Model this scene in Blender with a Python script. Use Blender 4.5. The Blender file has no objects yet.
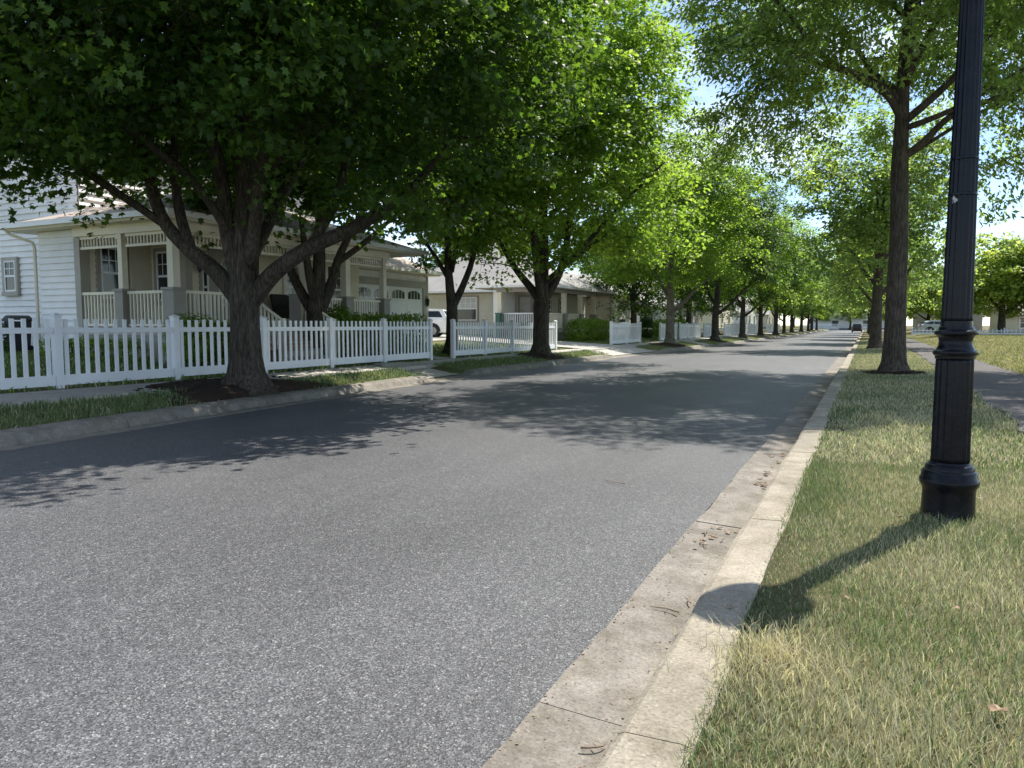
import bpy, math, random
import numpy as np
from mathutils import Vector

# ------------------------------------------------------------------ camera, sky, sun, exposure
SC = bpy.context.scene
COL = SC.collection
R = math.radians

cam_d = bpy.data.cameras.new('camera')
cam = bpy.data.objects.new('camera', cam_d)
COL.objects.link(cam)
cam.location = (0, 0, 1.45)
cam.rotation_euler = (R(90 - 4.59), 0, R(25.65))
cam_d.sensor_width = 36
cam_d.lens = 36 * 735 / 1024
cam_d.clip_start = 0.05
cam_d.clip_end = 3000
SC.camera = cam

SUN_EL, SUN_AZ = 60, 24                     # azimuth from +Y (along the road) towards +X
world = bpy.data.worlds.new('World')
SC.world = world
world.use_nodes = True
wn, wl = world.node_tree.nodes, world.node_tree.links
wn.clear()
w_out = wn.new('ShaderNodeOutputWorld')
w_bg = wn.new('ShaderNodeBackground')
w_bg.inputs['Strength'].default_value = 0.135
w_sky = wn.new('ShaderNodeTexSky')
w_sky.sky_type = 'NISHITA'
w_sky.sun_disc = False
w_sky.sun_elevation = R(SUN_EL)
w_sky.sun_rotation = R(SUN_AZ)
w_sky.air_density = 0.85
w_sky.dust_density = 0.1
w_sky.ozone_density = 2.0
w_co = wn.new('ShaderNodeTexCoord')
w_map = wn.new('ShaderNodeMapping')
w_map.inputs['Scale'].default_value = (1.0, 1.0, 2.6)
w_map.inputs['Location'].default_value = (0.35, 0.1, 0.2)
w_nz = wn.new('ShaderNodeTexNoise')
w_nz.inputs['Scale'].default_value = 2.3
w_nz.inputs['Detail'].default_value = 7
w_nz.inputs['Roughness'].default_value = 0.58
w_rp = wn.new('ShaderNodeValToRGB')
w_rp.color_ramp.elements[0].position = 0.48
w_rp.color_ramp.elements[1].position = 0.68
w_mx = wn.new('ShaderNodeMixRGB')
w_mx.inputs['Color2'].default_value = (7.2, 7.5, 8.0, 1)
wl.new(w_co.outputs['Generated'], w_map.inputs['Vector'])
wl.new(w_map.outputs['Vector'], w_nz.inputs['Vector'])
wl.new(w_nz.outputs['Fac'], w_rp.inputs['Fac'])
wl.new(w_rp.outputs['Color'], w_mx.inputs['Fac'])
wl.new(w_sky.outputs['Color'], w_mx.inputs['Color1'])
wl.new(w_mx.outputs['Color'], w_bg.inputs['Color'])
wl.new(w_bg.outputs['Background'], w_out.inputs['Surface'])

sun_d = bpy.data.lights.new('sun', 'SUN')
sun_d.energy = 5.0
sun_d.angle = R(0.53)
sun_d.color = (1.0, 0.955, 0.88)
sun = bpy.data.objects.new('sun', sun_d)
COL.objects.link(sun)
_sd = Vector((math.sin(R(SUN_AZ)) * math.cos(R(SUN_EL)), math.cos(R(SUN_AZ)) * math.cos(R(SUN_EL)), math.sin(R(SUN_EL))))
sun.rotation_euler = _sd.to_track_quat('Z', 'Y').to_euler()

vs = SC.view_settings
vs.view_transform = 'Standard'
vs.look = 'None'
vs.exposure = 0.8
vs.gamma = 1.0
vs.use_curve_mapping = False
SC.cycles.max_bounces = 8
SC.cycles.transparent_max_bounces = 4
SC.cycles.sample_clamp_indirect = 4

# ------------------------------------------------------------------ helpers
class MB:
    """collects boxes, tubes and prisms; build() links them as one mesh object"""
    def __init__(self):
        self.v, self.f = [], []
    def add(self, vs_, fs_):
        b = len(self.v)
        self.v.extend([tuple(p) for p in vs_])
        self.f.extend([tuple(i + b for i in f) for f in fs_])
        return self
    def obox(self, O, u, n, a, z, d):
        """box: a along u, z up, d along the outward normal n, measured from O"""
        vs_ = []
        for dd in d:
            for zz in z:
                for aa in a:
                    vs_.append((O[0] + u[0] * aa + n[0] * dd, O[1] + u[1] * aa + n[1] * dd, O[2] + zz))
        fs_ = [(0, 1, 3, 2), (4, 6, 7, 5), (0, 4, 5, 1), (2, 3, 7, 6), (0, 2, 6, 4), (1, 5, 7, 3)]
        return self.add(vs_, fs_)
    def box(self, x0, x1, y0, y1, z0, z1):
        return self.obox((0, 0, 0), (1, 0), (0, 1), (x0, x1), (z0, z1), (y0, y1))
    def taper(self, cx, cy, z0, z1, a, b):
        vs_ = [(cx + sx * a, cy + sy * a, z0) for sx, sy in ((-1, -1), (1, -1), (1, 1), (-1, 1))]
        vs_ += [(cx + sx * b, cy + sy * b, z1) for sx, sy in ((-1, -1), (1, -1), (1, 1), (-1, 1))]
        return self.add(vs_, [(3, 2, 1, 0), (4, 5, 6, 7), (0, 1, 5, 4), (1, 2, 6, 5), (2, 3, 7, 6), (3, 0, 4, 7)])
    def tube(self, pts, radii, n=8, caps=True, lobes=None):
        P = [Vector(p) for p in pts]
        t = (P[1] - P[0]).normalized()
        ref = Vector((1, 0, 0)) if abs(t.x) < 0.9 else Vector((0, 1, 0))
        s = t.cross(ref).normalized()
        vs_, fs_ = [], []
        for i, p in enumerate(P):
            t = (P[min(i + 1, len(P) - 1)] - P[max(i - 1, 0)]).normalized()
            s = (s - t * s.dot(t)).normalized()
            w = t.cross(s)
            for k in range(n):
                a = 2 * math.pi * k / n
                r = radii[i]
                if lobes:
                    r *= lobes(i, a)
                q = p + (s * math.cos(a) + w * math.sin(a)) * r
                vs_.append(q)
        for i in range(len(P) - 1):
            for k in range(n):
                a, b = i * n + k, i * n + (k + 1) % n
                fs_.append((a, b, b + n, a + n))
        if caps:
            fs_.append(tuple(range(n - 1, -1, -1)))
            fs_.append(tuple(range((len(P) - 1) * n, len(P) * n)))
        return self.add(vs_, fs_)
    def lathe(self, prof, n=24, loc=(0, 0, 0), flute=None):
        vs_, fs_ = [], []
        for r, z in prof:
            for k in range(n):
                a = 2 * math.pi * k / n
                rr = r * (flute(a, z) if flute else 1)
                vs_.append((loc[0] + rr * math.cos(a), loc[1] + rr * math.sin(a), loc[2] + z))
        for i in range(len(prof) - 1):
            for k in range(n):
                a, b = i * n + k, i * n + (k + 1) % n
                fs_.append((a, b, b + n, a + n))
        fs_.append(tuple(range(n - 1, -1, -1)))
        m = (len(prof) - 1) * n
        fs_.append(tuple(range(m, m + n)))
        return self.add(vs_, fs_)
    def build(self, name, mat, parent=None, smooth=False, bevel=0, label=None):
        me = bpy.data.meshes.new(name)
        off = OFF.get(parent.name, (0, 0, 0)) if parent else (0, 0, 0)
        me.from_pydata([(p[0] - off[0], p[1] - off[1], p[2] - off[2]) for p in self.v], [], self.f)
        me.materials.append(mat)
        if smooth:
            me.polygons.foreach_set('use_smooth', [True] * len(me.polygons))
        me.update()
        o = bpy.data.objects.new(name, me)
        COL.objects.link(o)
        if parent:
            o.parent = parent
        OFF[o.name] = off
        if bevel:
            b = o.modifiers.new('bevel', 'BEVEL')
            b.width = bevel
            b.segments = 2
            b.limit_method = 'ANGLE'
        if label:
            o['label'] = label
        return o

OFF = {}

def tag(o, label=None, cat=None, group=None, kind=None):
    if label: o['label'] = label
    if cat: o['category'] = cat
    if group: o['group'] = group
    if kind: o['kind'] = kind
    return o

def thing(name, label, cat, loc=(0, 0, 0), group=None):
    o = bpy.data.objects.new(name, None)
    o.empty_display_size = 0.2
    COL.objects.link(o)
    o.location = loc
    OFF[o.name] = tuple(loc)
    return tag(o, label, cat, group)

def dup(root, loc, rz=0, scale=None, label=None, group=None):
    r = root.copy()
    COL.objects.link(r)
    r.location = loc
    r.rotation_euler = (0, 0, rz)
    if scale: r.scale = scale
    if label: r['label'] = label
    if group: r['group'] = group
    for ch in list(root.children):
        c = ch.copy()
        COL.objects.link(c)
        c.parent = r
        for g in list(ch.children):
            d = g.copy()
            COL.objects.link(d)
            d.parent = c
    return r

def struct(o):
    o['kind'] = 'structure'
    return o

def np_mesh(name, V, faces_flat, loop_tot, attr=None):
    """fast mesh: V (n,3); faces_flat: flat vertex indices; loop_tot: verts per face (array)"""
    me = bpy.data.meshes.new(name)
    n = len(V)
    me.vertices.add(n)
    me.vertices.foreach_set('co', np.ascontiguousarray(V, dtype=np.float32).ravel())
    me.loops.add(len(faces_flat))
    me.loops.foreach_set('vertex_index', np.ascontiguousarray(faces_flat, dtype=np.int32))
    st = np.concatenate(([0], np.cumsum(loop_tot)[:-1])).astype(np.int32)
    me.polygons.add(len(loop_tot))
    me.polygons.foreach_set('loop_start', st)
    me.polygons.foreach_set('loop_total', np.asarray(loop_tot, dtype=np.int32))
    if attr is not None:
        a = me.attributes.new('tint', 'FLOAT_COLOR', 'POINT')
        c = np.ones((n, 4), dtype=np.float32)
        c[:, :3] = attr
        a.data.foreach_set('color', c.ravel())
    me.update(calc_edges=True)
    return me

# ------------------------------------------------------------------ materials
def new_mat(name):
    m = bpy.data.materials.new(name)
    m.use_nodes = True
    nt = m.node_tree
    return m, nt.nodes, nt.links, nt.nodes['Principled BSDF']

def noise(n, l, co, scale, detail=4, rough=0.55, dist=0.0):
    t = n.new('ShaderNodeTexNoise')
    t.inputs['Scale'].default_value = scale
    t.inputs['Detail'].default_value = detail
    t.inputs['Roughness'].default_value = rough
    t.inputs['Distortion'].default_value = dist
    if co is not None: l.new(co, t.inputs['Vector'])
    return t

def ramp(n, l, fac, stops):
    r = n.new('ShaderNodeValToRGB')
    e = r.color_ramp.elements
    while len(e) < len(stops): e.new(0.5)
    for el, (p, c) in zip(e, stops):
        el.position = p
        el.color = (c[0], c[1], c[2], 1)
    l.new(fac, r.inputs['Fac'])
    return r

def mix(n, l, a, b, fac, mode='MIX'):
    m = n.new('ShaderNodeMixRGB')
    m.blend_type = mode
    for s, v in ((m.inputs['Fac'], fac), (m.inputs['Color1'], a), (m.inputs['Color2'], b)):
        if isinstance(v, (int, float)): s.default_value = v
        elif isinstance(v, tuple): s.default_value = (v[0], v[1], v[2], 1)
        else: l.new(v, s)
    return m

def bump(n, l, b, h, strength, dist):
    x = n.new('ShaderNodeBump')
    x.inputs['Strength'].default_value = strength
    x.inputs['Distance'].default_value = dist
    l.new(h, x.inputs['Height'])
    l.new(x.outputs['Normal'], b.inputs['Normal'])
    return x

def plain(name, col, rough=0.6, var=0.18, scale=6.0, bmp=0.1, bd=0.01, metal=0.0, spec=0.4):
    """one colour with uneven wear and a slight bump"""
    m, n, l, b = new_mat(name)
    co = n.new('ShaderNodeTexCoord').outputs['Object']
    t = noise(n, l, co, scale, 6, 0.6)
    t2 = noise(n, l, co, scale * 0.17, 3)
    lo = tuple(c * (1 - var) for c in col)
    hi = tuple(min(1, c * (1 + var)) for c in col)
    r = ramp(n, l, t.outputs['Fac'], [(0.3, lo), (0.7, hi)])
    r2 = ramp(n, l, t2.outputs['Fac'], [(0.35, (0.86,) * 3), (0.65, (1, 1, 1))])
    c = mix(n, l, r.outputs['Color'], r2.outputs['Color'], 1.0, 'MULTIPLY')
    l.new(c.outputs['Color'], b.inputs['Base Color'])
    b.inputs['Roughness'].default_value = rough
    b.inputs['Metallic'].default_value = metal
    b.inputs['Specular IOR Level'].default_value = spec
    if bmp: bump(n, l, b, t.outputs['Fac'], bmp, bd)
    return m

def foliage_mat(name, base, trans, tr=0.45, rough=0.5):
    m, n, l, b = new_mat(name)
    at = n.new('ShaderNodeAttribute')
    at.attribute_name = 'tint'
    c1 = mix(n, l, base, at.outputs['Color'], 1.0, 'MULTIPLY')
    c2 = mix(n, l, trans, at.outputs['Color'], 1.0, 'MULTIPLY')
    l.new(c1.outputs['Color'], b.inputs['Base Color'])
    b.inputs['Roughness'].default_value = rough
    b.inputs['Specular IOR Level'].default_value = 0.22
    t = n.new('ShaderNodeBsdfTranslucent')
    l.new(c2.outputs['Color'], t.inputs['Color'])
    mx = n.new('ShaderNodeMixShader')
    mx.inputs['Fac'].default_value = tr
    l.new(b.outputs['BSDF'], mx.inputs[1])
    l.new(t.outputs['BSDF'], mx.inputs[2])
    l.new(mx.outputs['Shader'], n['Material Output'].inputs['Surface'])
    return m

def asphalt_mat(name, tint=(1, 1, 1), k=1.0, rough=0.58):
    m, n, l, b = new_mat(name)
    co = n.new('ShaderNodeTexCoord').outputs['Object']
    v = n.new('ShaderNodeTexVoronoi')
    v.inputs['Scale'].default_value = 150
    l.new(co, v.inputs['Vector'])
    sep = n.new('ShaderNodeSeparateColor')
    l.new(v.outputs['Color'], sep.inputs['Color'])
    stone = ramp(n, l, sep.outputs[0], [(0.0, (0.04 * k,) * 3), (0.4, (0.09 * k, 0.09 * k, 0.093 * k)), (0.8, (0.155 * k, 0.155 * k, 0.158 * k)), (0.96, (0.225 * k, 0.225 * k, 0.22 * k)), (1.0, (0.40 * k, 0.39 * k, 0.36 * k))])
    v2 = n.new('ShaderNodeTexVoronoi')
    v2.inputs['Scale'].default_value = 38
    l.new(co, v2.inputs['Vector'])
    sep2 = n.new('ShaderNodeSeparateColor')
    l.new(v2.outputs['Color'], sep2.inputs['Color'])
    big = ramp(n, l, sep2.outputs[1], [(0.0, (0.86,) * 3), (0.9, (1.08,) * 3), (1.0, (1.35,) * 3)])
    c = mix(n, l, stone.outputs['Color'], big.outputs['Color'], 1.0, 'MULTIPLY')
    mp = n.new('ShaderNodeMapping')
    mp.inputs['Scale'].default_value = (1.0, 0.12, 1.0)
    l.new(co, mp.inputs['Vector'])
    st = noise(n, l, mp.outputs['Vector'], 1.1, 5, 0.6)
    sr = ramp(n, l, st.outputs['Fac'], [(0.3, (0.86,) * 3), (0.7, (1.12,) * 3)])
    c = mix(n, l, c.outputs['Color'], sr.outputs['Color'], 1.0, 'MULTIPLY')
    p = noise(n, l, co, 0.35, 5, 0.6)
    pr = ramp(n, l, p.outputs['Fac'], [(0.35, (0.88,) * 3), (0.65, (1.1,) * 3)])
    c = mix(n, l, c.outputs['Color'], pr.outputs['Color'], 1.0, 'MULTIPLY')
    c = mix(n, l, c.outputs['Color'], tint, 1.0, 'MULTIPLY')
    l.new(c.outputs['Color'], b.inputs['Base Color'])
    b.inputs['Roughness'].default_value = rough
    b.inputs['Specular IOR Level'].default_value = 0.5 if rough < .7 else 0.25
    bump(n, l, b, v.outputs['Distance'], 0.4, 0.004)
    return m

def concrete_mat(name, col, stain=0.35):
    m, n, l, b = new_mat(name)
    co = n.new('ShaderNodeTexCoord').outputs['Object']
    f = noise(n, l, co, 60, 5, 0.7)
    g = noise(n, l, co, 4.5, 6, 0.65)
    h = noise(n, l, co, 0.9, 4, 0.6)
    r = ramp(n, l, f.outputs['Fac'], [(0.3, tuple(c * 0.72 for c in col)), (0.55, col), (0.75, tuple(min(1, c * 1.18) for c in col))])
    s = ramp(n, l, g.outputs['Fac'], [(0.3, (1 - stain, 1 - stain * 1.05, 1 - stain * 1.2)), (0.6, (1, 1, 1))])
    s2 = ramp(n, l, h.outputs['Fac'], [(0.35, (1 - stain * 0.6,) * 3), (0.62, (1.04,) * 3)])
    c = mix(n, l, r.outputs['Color'], s.outputs['Color'], 1.0, 'MULTIPLY')
    c = mix(n, l, c.outputs['Color'], s2.outputs['Color'], 1.0, 'MULTIPLY')
    v = n.new('ShaderNodeTexVoronoi')
    v.inputs['Scale'].default_value = 110
    l.new(co, v.inputs['Vector'])
    sv = n.new('ShaderNodeSeparateColor')
    l.new(v.outputs['Color'], sv.inputs['Color'])
    ag = ramp(n, l, sv.outputs[0], [(0.0, (0.7, 0.69, 0.67)), (0.25, (0.97,) * 3), (0.85, (1.03,) * 3), (1.0, (1.25, 1.24, 1.2))])
    c = mix(n, l, c.outputs['Color'], ag.outputs['Color'], 1.0, 'MULTIPLY')
    l.new(c.outputs['Color'], b.inputs['Base Color'])
    b.inputs['Roughness'].default_value = 0.88
    bump(n, l, b, f.outputs['Fac'], 0.5, 0.006)
    return m

def soil_mat(name, stops, scale=9, dry=None):
    m, n, l, b = new_mat(name)
    co = n.new('ShaderNodeTexCoord').outputs['Object']
    a = noise(n, l, co, scale * 6, 6, 0.7)
    p = noise(n, l, co, 0.45, 5, 0.6)
    mm = n.new('ShaderNodeMath')
    mm.operation = 'ADD'
    k = n.new('ShaderNodeMath')
    k.operation = 'MULTIPLY'
    k.inputs[1].default_value = 0.5
    l.new(p.outputs['Fac'], k.inputs[0])
    k2 = n.new('ShaderNodeMath')
    k2.operation = 'MULTIPLY'
    k2.inputs[1].default_value = 0.5
    l.new(a.outputs['Fac'], k2.inputs[0])
    l.new(k.outputs[0], mm.inputs[0])
    l.new(k2.outputs[0], mm.inputs[1])
    r = ramp(n, l, mm.outputs[0], stops)
    if dry:
        r2 = ramp(n, l, mm.outputs[0], dry)
        sx = n.new('ShaderNodeSeparateXYZ')
        l.new(co, sx.inputs[0])
        st = n.new('ShaderNodeMath'); st.operation = 'GREATER_THAN'; st.inputs[1].default_value = -5
        l.new(sx.outputs['X'], st.inputs[0])
        r = mix(n, l, r.outputs['Color'], r2.outputs['Color'], st.outputs[0])
    l.new(r.outputs['Color'], b.inputs['Base Color'])
    b.inputs['Roughness'].default_value = 0.95
    b.inputs['Specular IOR Level'].default_value = 0.15
    bump(n, l, b, a.outputs['Fac'], 0.8, 0.03)
    return m

def bark_mat(name, dark, light):
    m, n, l, b = new_mat(name)
    co = n.new('ShaderNodeTexCoord').outputs['Object']
    mp = n.new('ShaderNodeMapping')
    mp.inputs['Scale'].default_value = (1, 1, 0.16)
    l.new(co, mp.inputs['Vector'])
    a = noise(n, l, mp.outputs['Vector'], 26, 6, 0.65, 0.4)
    p = noise(n, l, co, 2.2, 4)
    r = ramp(n, l, a.outputs['Fac'], [(0.36, dark), (0.52, tuple((x + y) / 2 for x, y in zip(dark, light))), (0.66, light)])
    q = ramp(n, l, p.outputs['Fac'], [(0.35, (0.75, 0.76, 0.72)), (0.65, (1.1, 1.1, 1.06))])
    c = mix(n, l, r.outputs['Color'], q.outputs['Color'], 1.0, 'MULTIPLY')
    l.new(c.outputs['Color'], b.inputs['Base Color'])
    b.inputs['Roughness'].default_value = 0.9
    b.inputs['Specular IOR Level'].default_value = 0.2
    bump(n, l, b, a.outputs['Fac'], 1.0, 0.03)
    return m

def shingle_mat(name, col):
    m, n, l, b = new_mat(name)
    co = n.new('ShaderNodeTexCoord').outputs['Object']
    mp = n.new('ShaderNodeMapping')
    mp.inputs['Rotation'].default_value = (R(90), 0, 0)
    v = noise(n, l, co, 30, 3, 0.7)
    h = noise(n, l, co, 1.2, 5, 0.6)
    sep = n.new('ShaderNodeSeparateXYZ')
    l.new(co, sep.inputs[0])
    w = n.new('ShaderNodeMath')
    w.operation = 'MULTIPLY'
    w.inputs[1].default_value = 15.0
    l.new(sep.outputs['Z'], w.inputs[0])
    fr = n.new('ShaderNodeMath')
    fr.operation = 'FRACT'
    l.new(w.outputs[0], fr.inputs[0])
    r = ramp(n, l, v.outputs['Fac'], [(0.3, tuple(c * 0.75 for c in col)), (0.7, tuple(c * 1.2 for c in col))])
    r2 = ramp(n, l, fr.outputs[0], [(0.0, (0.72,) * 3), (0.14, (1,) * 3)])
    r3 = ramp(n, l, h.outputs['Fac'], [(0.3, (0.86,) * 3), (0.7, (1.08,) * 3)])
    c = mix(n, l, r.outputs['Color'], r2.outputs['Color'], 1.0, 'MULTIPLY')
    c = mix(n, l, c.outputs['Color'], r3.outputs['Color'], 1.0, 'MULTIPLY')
    l.new(c.outputs['Color'], b.inputs['Base Color'])
    b.inputs['Roughness'].default_value = 0.9
    bump(n, l, b, v.outputs['Fac'], 0.4, 0.01)
    return m

def brick_mat(name):
    m, n, l, b = new_mat(name)
    co = n.new('ShaderNodeTexCoord').outputs['Object']
    mp = n.new('ShaderNodeMapping')
    mp.inputs['Rotation'].default_value = (R(90), 0, R(90))
    l.new(co, mp.inputs['Vector'])
    t = n.new('ShaderNodeTexBrick')
    t.inputs['Scale'].default_value = 4.5
    t.inputs['Color1'].default_value = (0.33, 0.17, 0.13, 1)
    t.inputs['Color2'].default_value = (0.42, 0.25, 0.2, 1)
    t.inputs['Mortar'].default_value = (0.5, 0.46, 0.42, 1)
    l.new(mp.outputs['Vector'], t.inputs['Vector'])
    l.new(t.outputs['Color'], b.inputs['Base Color'])
    b.inputs['Roughness'].default_value = 0.9
    return m

def glass_mat(name, col=(0.015, 0.018, 0.02)):
    m, n, l, b = new_mat(name)
    co = n.new('ShaderNodeTexCoord').outputs['Object']
    t = noise(n, l, co, 1.7, 3)
    r = ramp(n, l, t.outputs['Fac'], [(0.35, col), (0.7, tuple(c * 2.2 for c in col))])
    l.new(r.outputs['Color'], b.inputs['Base Color'])
    b.inputs['Roughness'].default_value = 0.06
    b.inputs['Specular IOR Level'].default_value = 0.5
    bump(n, l, b, t.outputs['Fac'], 0.05, 0.02)
    return m

def lamp_paint():
    m, n, l, b = new_mat('black_lamp_paint')
    co = n.new('ShaderNodeTexCoord').outputs['Object']
    t = noise(n, l, co, 11, 5, 0.6)
    f = noise(n, l, co, 7.5, 3, 0.5)
    r = ramp(n, l, t.outputs['Fac'], [(0.3, (0.005, 0.006, 0.009)), (0.7, (0.011, 0.012, 0.017))])
    k = ramp(n, l, f.outputs['Fac'], [(0.735, (0, 0, 0)), (0.75, (1, 1, 1))])
    c = mix(n, l, r.outputs['Color'], (0.45, 0.45, 0.44), k.outputs['Color'])
    l.new(c.outputs['Color'], b.inputs['Base Color'])
    rr = ramp(n, l, t.outputs['Fac'], [(0.3, (0.2,) * 3), (0.7, (0.32,) * 3)])
    l.new(rr.outputs['Color'], b.inputs['Roughness'])
    b.inputs['Specular IOR Level'].default_value = 0.2
    bump(n, l, b, t.outputs['Fac'], 0.12, 0.01)
    return m

M = dict(
    asphalt=asphalt_mat('worn_asphalt', (1.0, 0.995, 1.0), 0.68),
    path_asphalt=asphalt_mat('path_asphalt', (1.12, 1.02, 0.93), 0.8, 0.9),
    kerb=concrete_mat('kerb_concrete', (0.335, 0.295, 0.228), 0.38),
    gutter=concrete_mat('gutter_concrete', (0.25, 0.225, 0.19), 0.45),
    walk=concrete_mat('walk_concrete', (0.44, 0.41, 0.36), 0.2),
    joint=plain('joint_dirt', (0.06, 0.05, 0.04), 0.95),
    ground=soil_mat('lawn_soil', [(0.3, (0.055, 0.062, 0.022)), (0.48, (0.11, 0.115, 0.042)), (0.62, (0.2, 0.175, 0.085)), (0.75, (0.27, 0.22, 0.12))], dry=[(0.3, (0.05, 0.05, 0.02)), (0.48, (0.12, 0.108, 0.05)), (0.62, (0.2, 0.17, 0.09)), (0.75, (0.26, 0.215, 0.125))]),
    mulch=soil_mat('mulch', [(0.3, (0.018, 0.012, 0.008)), (0.55, (0.05, 0.034, 0.024)), (0.75, (0.11, 0.08, 0.055))], 14),
    white=plain('white_vinyl', (0.82, 0.83, 0.84), 0.38, 0.03, 3, 0.02),
    siding=plain('white_siding', (0.84, 0.84, 0.83), 0.55, 0.04, 4, 0.03),
    cream=plain('cream_siding', (0.82, 0.765, 0.61), 0.6, 0.05, 4, 0.03),
    beige=plain('beige_siding', (0.60, 0.56, 0.45), 0.6, 0.05, 4, 0.03),
    creamtrim=plain('cream_trim', (0.80, 0.745, 0.60), 0.5, 0.04, 5, 0.03),
    greytrim=plain('grey_trim', (0.32, 0.30, 0.265), 0.55, 0.06, 5, 0.03),
    greige=plain('greige_trim', (0.38, 0.36, 0.31), 0.55, 0.06, 5, 0.03),
    soffit=plain('soffit', (0.78, 0.74, 0.62), 0.6, 0.04),
    deck=plain('porch_deck', (0.45, 0.42, 0.37), 0.7),
    shingle_tan=shingle_mat('tan_shingles', (0.40, 0.335, 0.28)),
    shingle_grey=shingle_mat('grey_shingles', (0.30, 0.285, 0.265)),
    shingle_dark=shingle_mat('dark_shingles', (0.12, 0.115, 0.11)),
    brick=brick_mat('brick'),
    found=plain('foundation', (0.2, 0.22, 0.25), 0.85, 0.15),
    glass=glass_mat('dark_glass'),
    blind=plain('window_blind', (0.55, 0.55, 0.53), 0.5),
    doorglass=glass_mat('pale_door_glass', (0.16, 0.19, 0.22)),
    lamp=lamp_paint(),
    lampglass=plain('frosted_globe', (0.75, 0.74, 0.7), 0.25),
    iron=plain('black_iron', (0.02, 0.02, 0.022), 0.45),
    bark=bark_mat('maple_bark', (0.028, 0.023, 0.018), (0.115, 0.098, 0.078)),
    bark_pale=bark_mat('pale_bark', (0.09, 0.078, 0.06), (0.26, 0.235, 0.19)),
    bark_ash=bark_mat('brown_bark', (0.045, 0.036, 0.03), (0.15, 0.125, 0.105)),
    maple=foliage_mat('maple_leaf', (0.034, 0.074, 0.016), (0.15, 0.28, 0.022), 0.4, 0.45),
    bright=foliage_mat('bright_maple_leaf', (0.080, 0.14, 0.024), (0.39, 0.60, 0.06), 0.48, 0.45),
    ash=foliage_mat('narrow_leaf', (0.078, 0.125, 0.042), (0.38, 0.55, 0.10), 0.48, 0.42),
    park=foliage_mat('light_leaf', (0.12, 0.19, 0.04), (0.56, 0.70, 0.14), 0.52, 0.45),
    hedge=foliage_mat('hedge_leaf', (0.13, 0.21, 0.03), (0.32, 0.5, 0.05), 0.38, 0.45),
    grass=foliage_mat('grass_blade', (1, 1, 1), (1.12, 1.2, 0.9), 0.35, 0.5),
    stick=plain('dry_wood', (0.24, 0.175, 0.12), 0.9),
    dryleaf=plain('dry_leaf', (0.27, 0.18, 0.11), 0.8, 0.3, 40),
    tyre=plain('tyre_rubber', (0.015, 0.015, 0.016), 0.8),
    rim=plain('alloy_rim', (0.22, 0.22, 0.23), 0.35, metal=0.5),
    carwhite=plain('white_car_paint', (0.78, 0.79, 0.8), 0.2, 0.02),
    carblack=plain('black_car_paint', (0.018, 0.019, 0.022), 0.18, 0.05),
    carsilver=plain('silver_blue_car_paint', (0.42, 0.48, 0.55), 0.25, 0.03),
    carglass=glass_mat('car_glass', (0.012, 0.014, 0.016)),
    redlamp=plain('red_lens', (0.35, 0.02, 0.02), 0.2),
    bin=plain('dark_plastic', (0.025, 0.03, 0.035), 0.5),
    greenbin=plain('green_plastic', (0.05, 0.14, 0.11), 0.5),
    wicker=plain('dark_wicker', (0.03, 0.024, 0.02), 0.7, 0.3, 40, 0.5),
)

# ------------------------------------------------------------------ ground
def lerp_tab(t, xs, ys):
    return float(np.interp(t, xs, ys))

LY = [-80, 0, 5, 9, 14, 18, 31, 44, 58, 600]
LX = [-8.55, -8.7, -8.9, -9.3, -9.62, -9.78, -9.78, -9.2, -8.75, -8.75]
def road_l(y): return np.interp(y, LY, LX)
RE = -1.08                                      # asphalt edge on the near side
KB = -0.43                                      # back of the near kerb
def smooth(t):
    t = np.clip(t, 0, 1)
    return t * t * (3 - 2 * t)
def gz(x, y):
    """height of the lawns and verges"""
    x = np.asarray(x, float); y = np.asarray(y, float)
    d = (road_l(y) - 0.62) - x
    zl = np.interp(d, [0, 0.9, 2.2, 2.8, 5.2, 10, 20, 300], [0.14, 0.28, 0.335, 0.38, 0.52, 0.74, 0.9, 1.6])
    zr = np.interp(x, [KB, 0.5, 2.0, 4, 8, 300], [0.135, 0.165, 0.195, 0.21, 0.25, 0.3]) + 0.33 * smooth((x - 3.5) / 4) * smooth((y - 18) / 55)
    return np.where(x < -5, zl, zr)

AP = [(32.2, 38.6, 1.6), (16.4, 18.2, 0.5), (49.6, 53.0, 0.8), (69, 73, 1.5), (101, 106, 1.5)]      # dropped kerbs on the far side
def kerb_drop(y):
    k = 1.0
    for a, b, w in AP:
        k = min(k, max(0.0, min(1.0, max((a - y) / w, (y - b) / w))))
    return k

def sheet(xs_of_y, ys, zf, name, mat, n=1):
    """ground-like sheet between side curves; xs_of_y(y) -> list of x"""
    vs_, fs_ = [], []
    w = None
    for y in ys:
        xs = xs_of_y(y)
        w = len(xs)
        for x in xs: vs_.append((x, y, zf(x, y)))
    for i in range(len(ys) - 1):
        for k in range(w - 1):
            a = i * w + k
            fs_.append((a, a + 1, a + w + 1, a + w))
    mb = MB()
    mb.add(vs_, fs_)
    return mb.build(name, mat, smooth=True)

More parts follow.
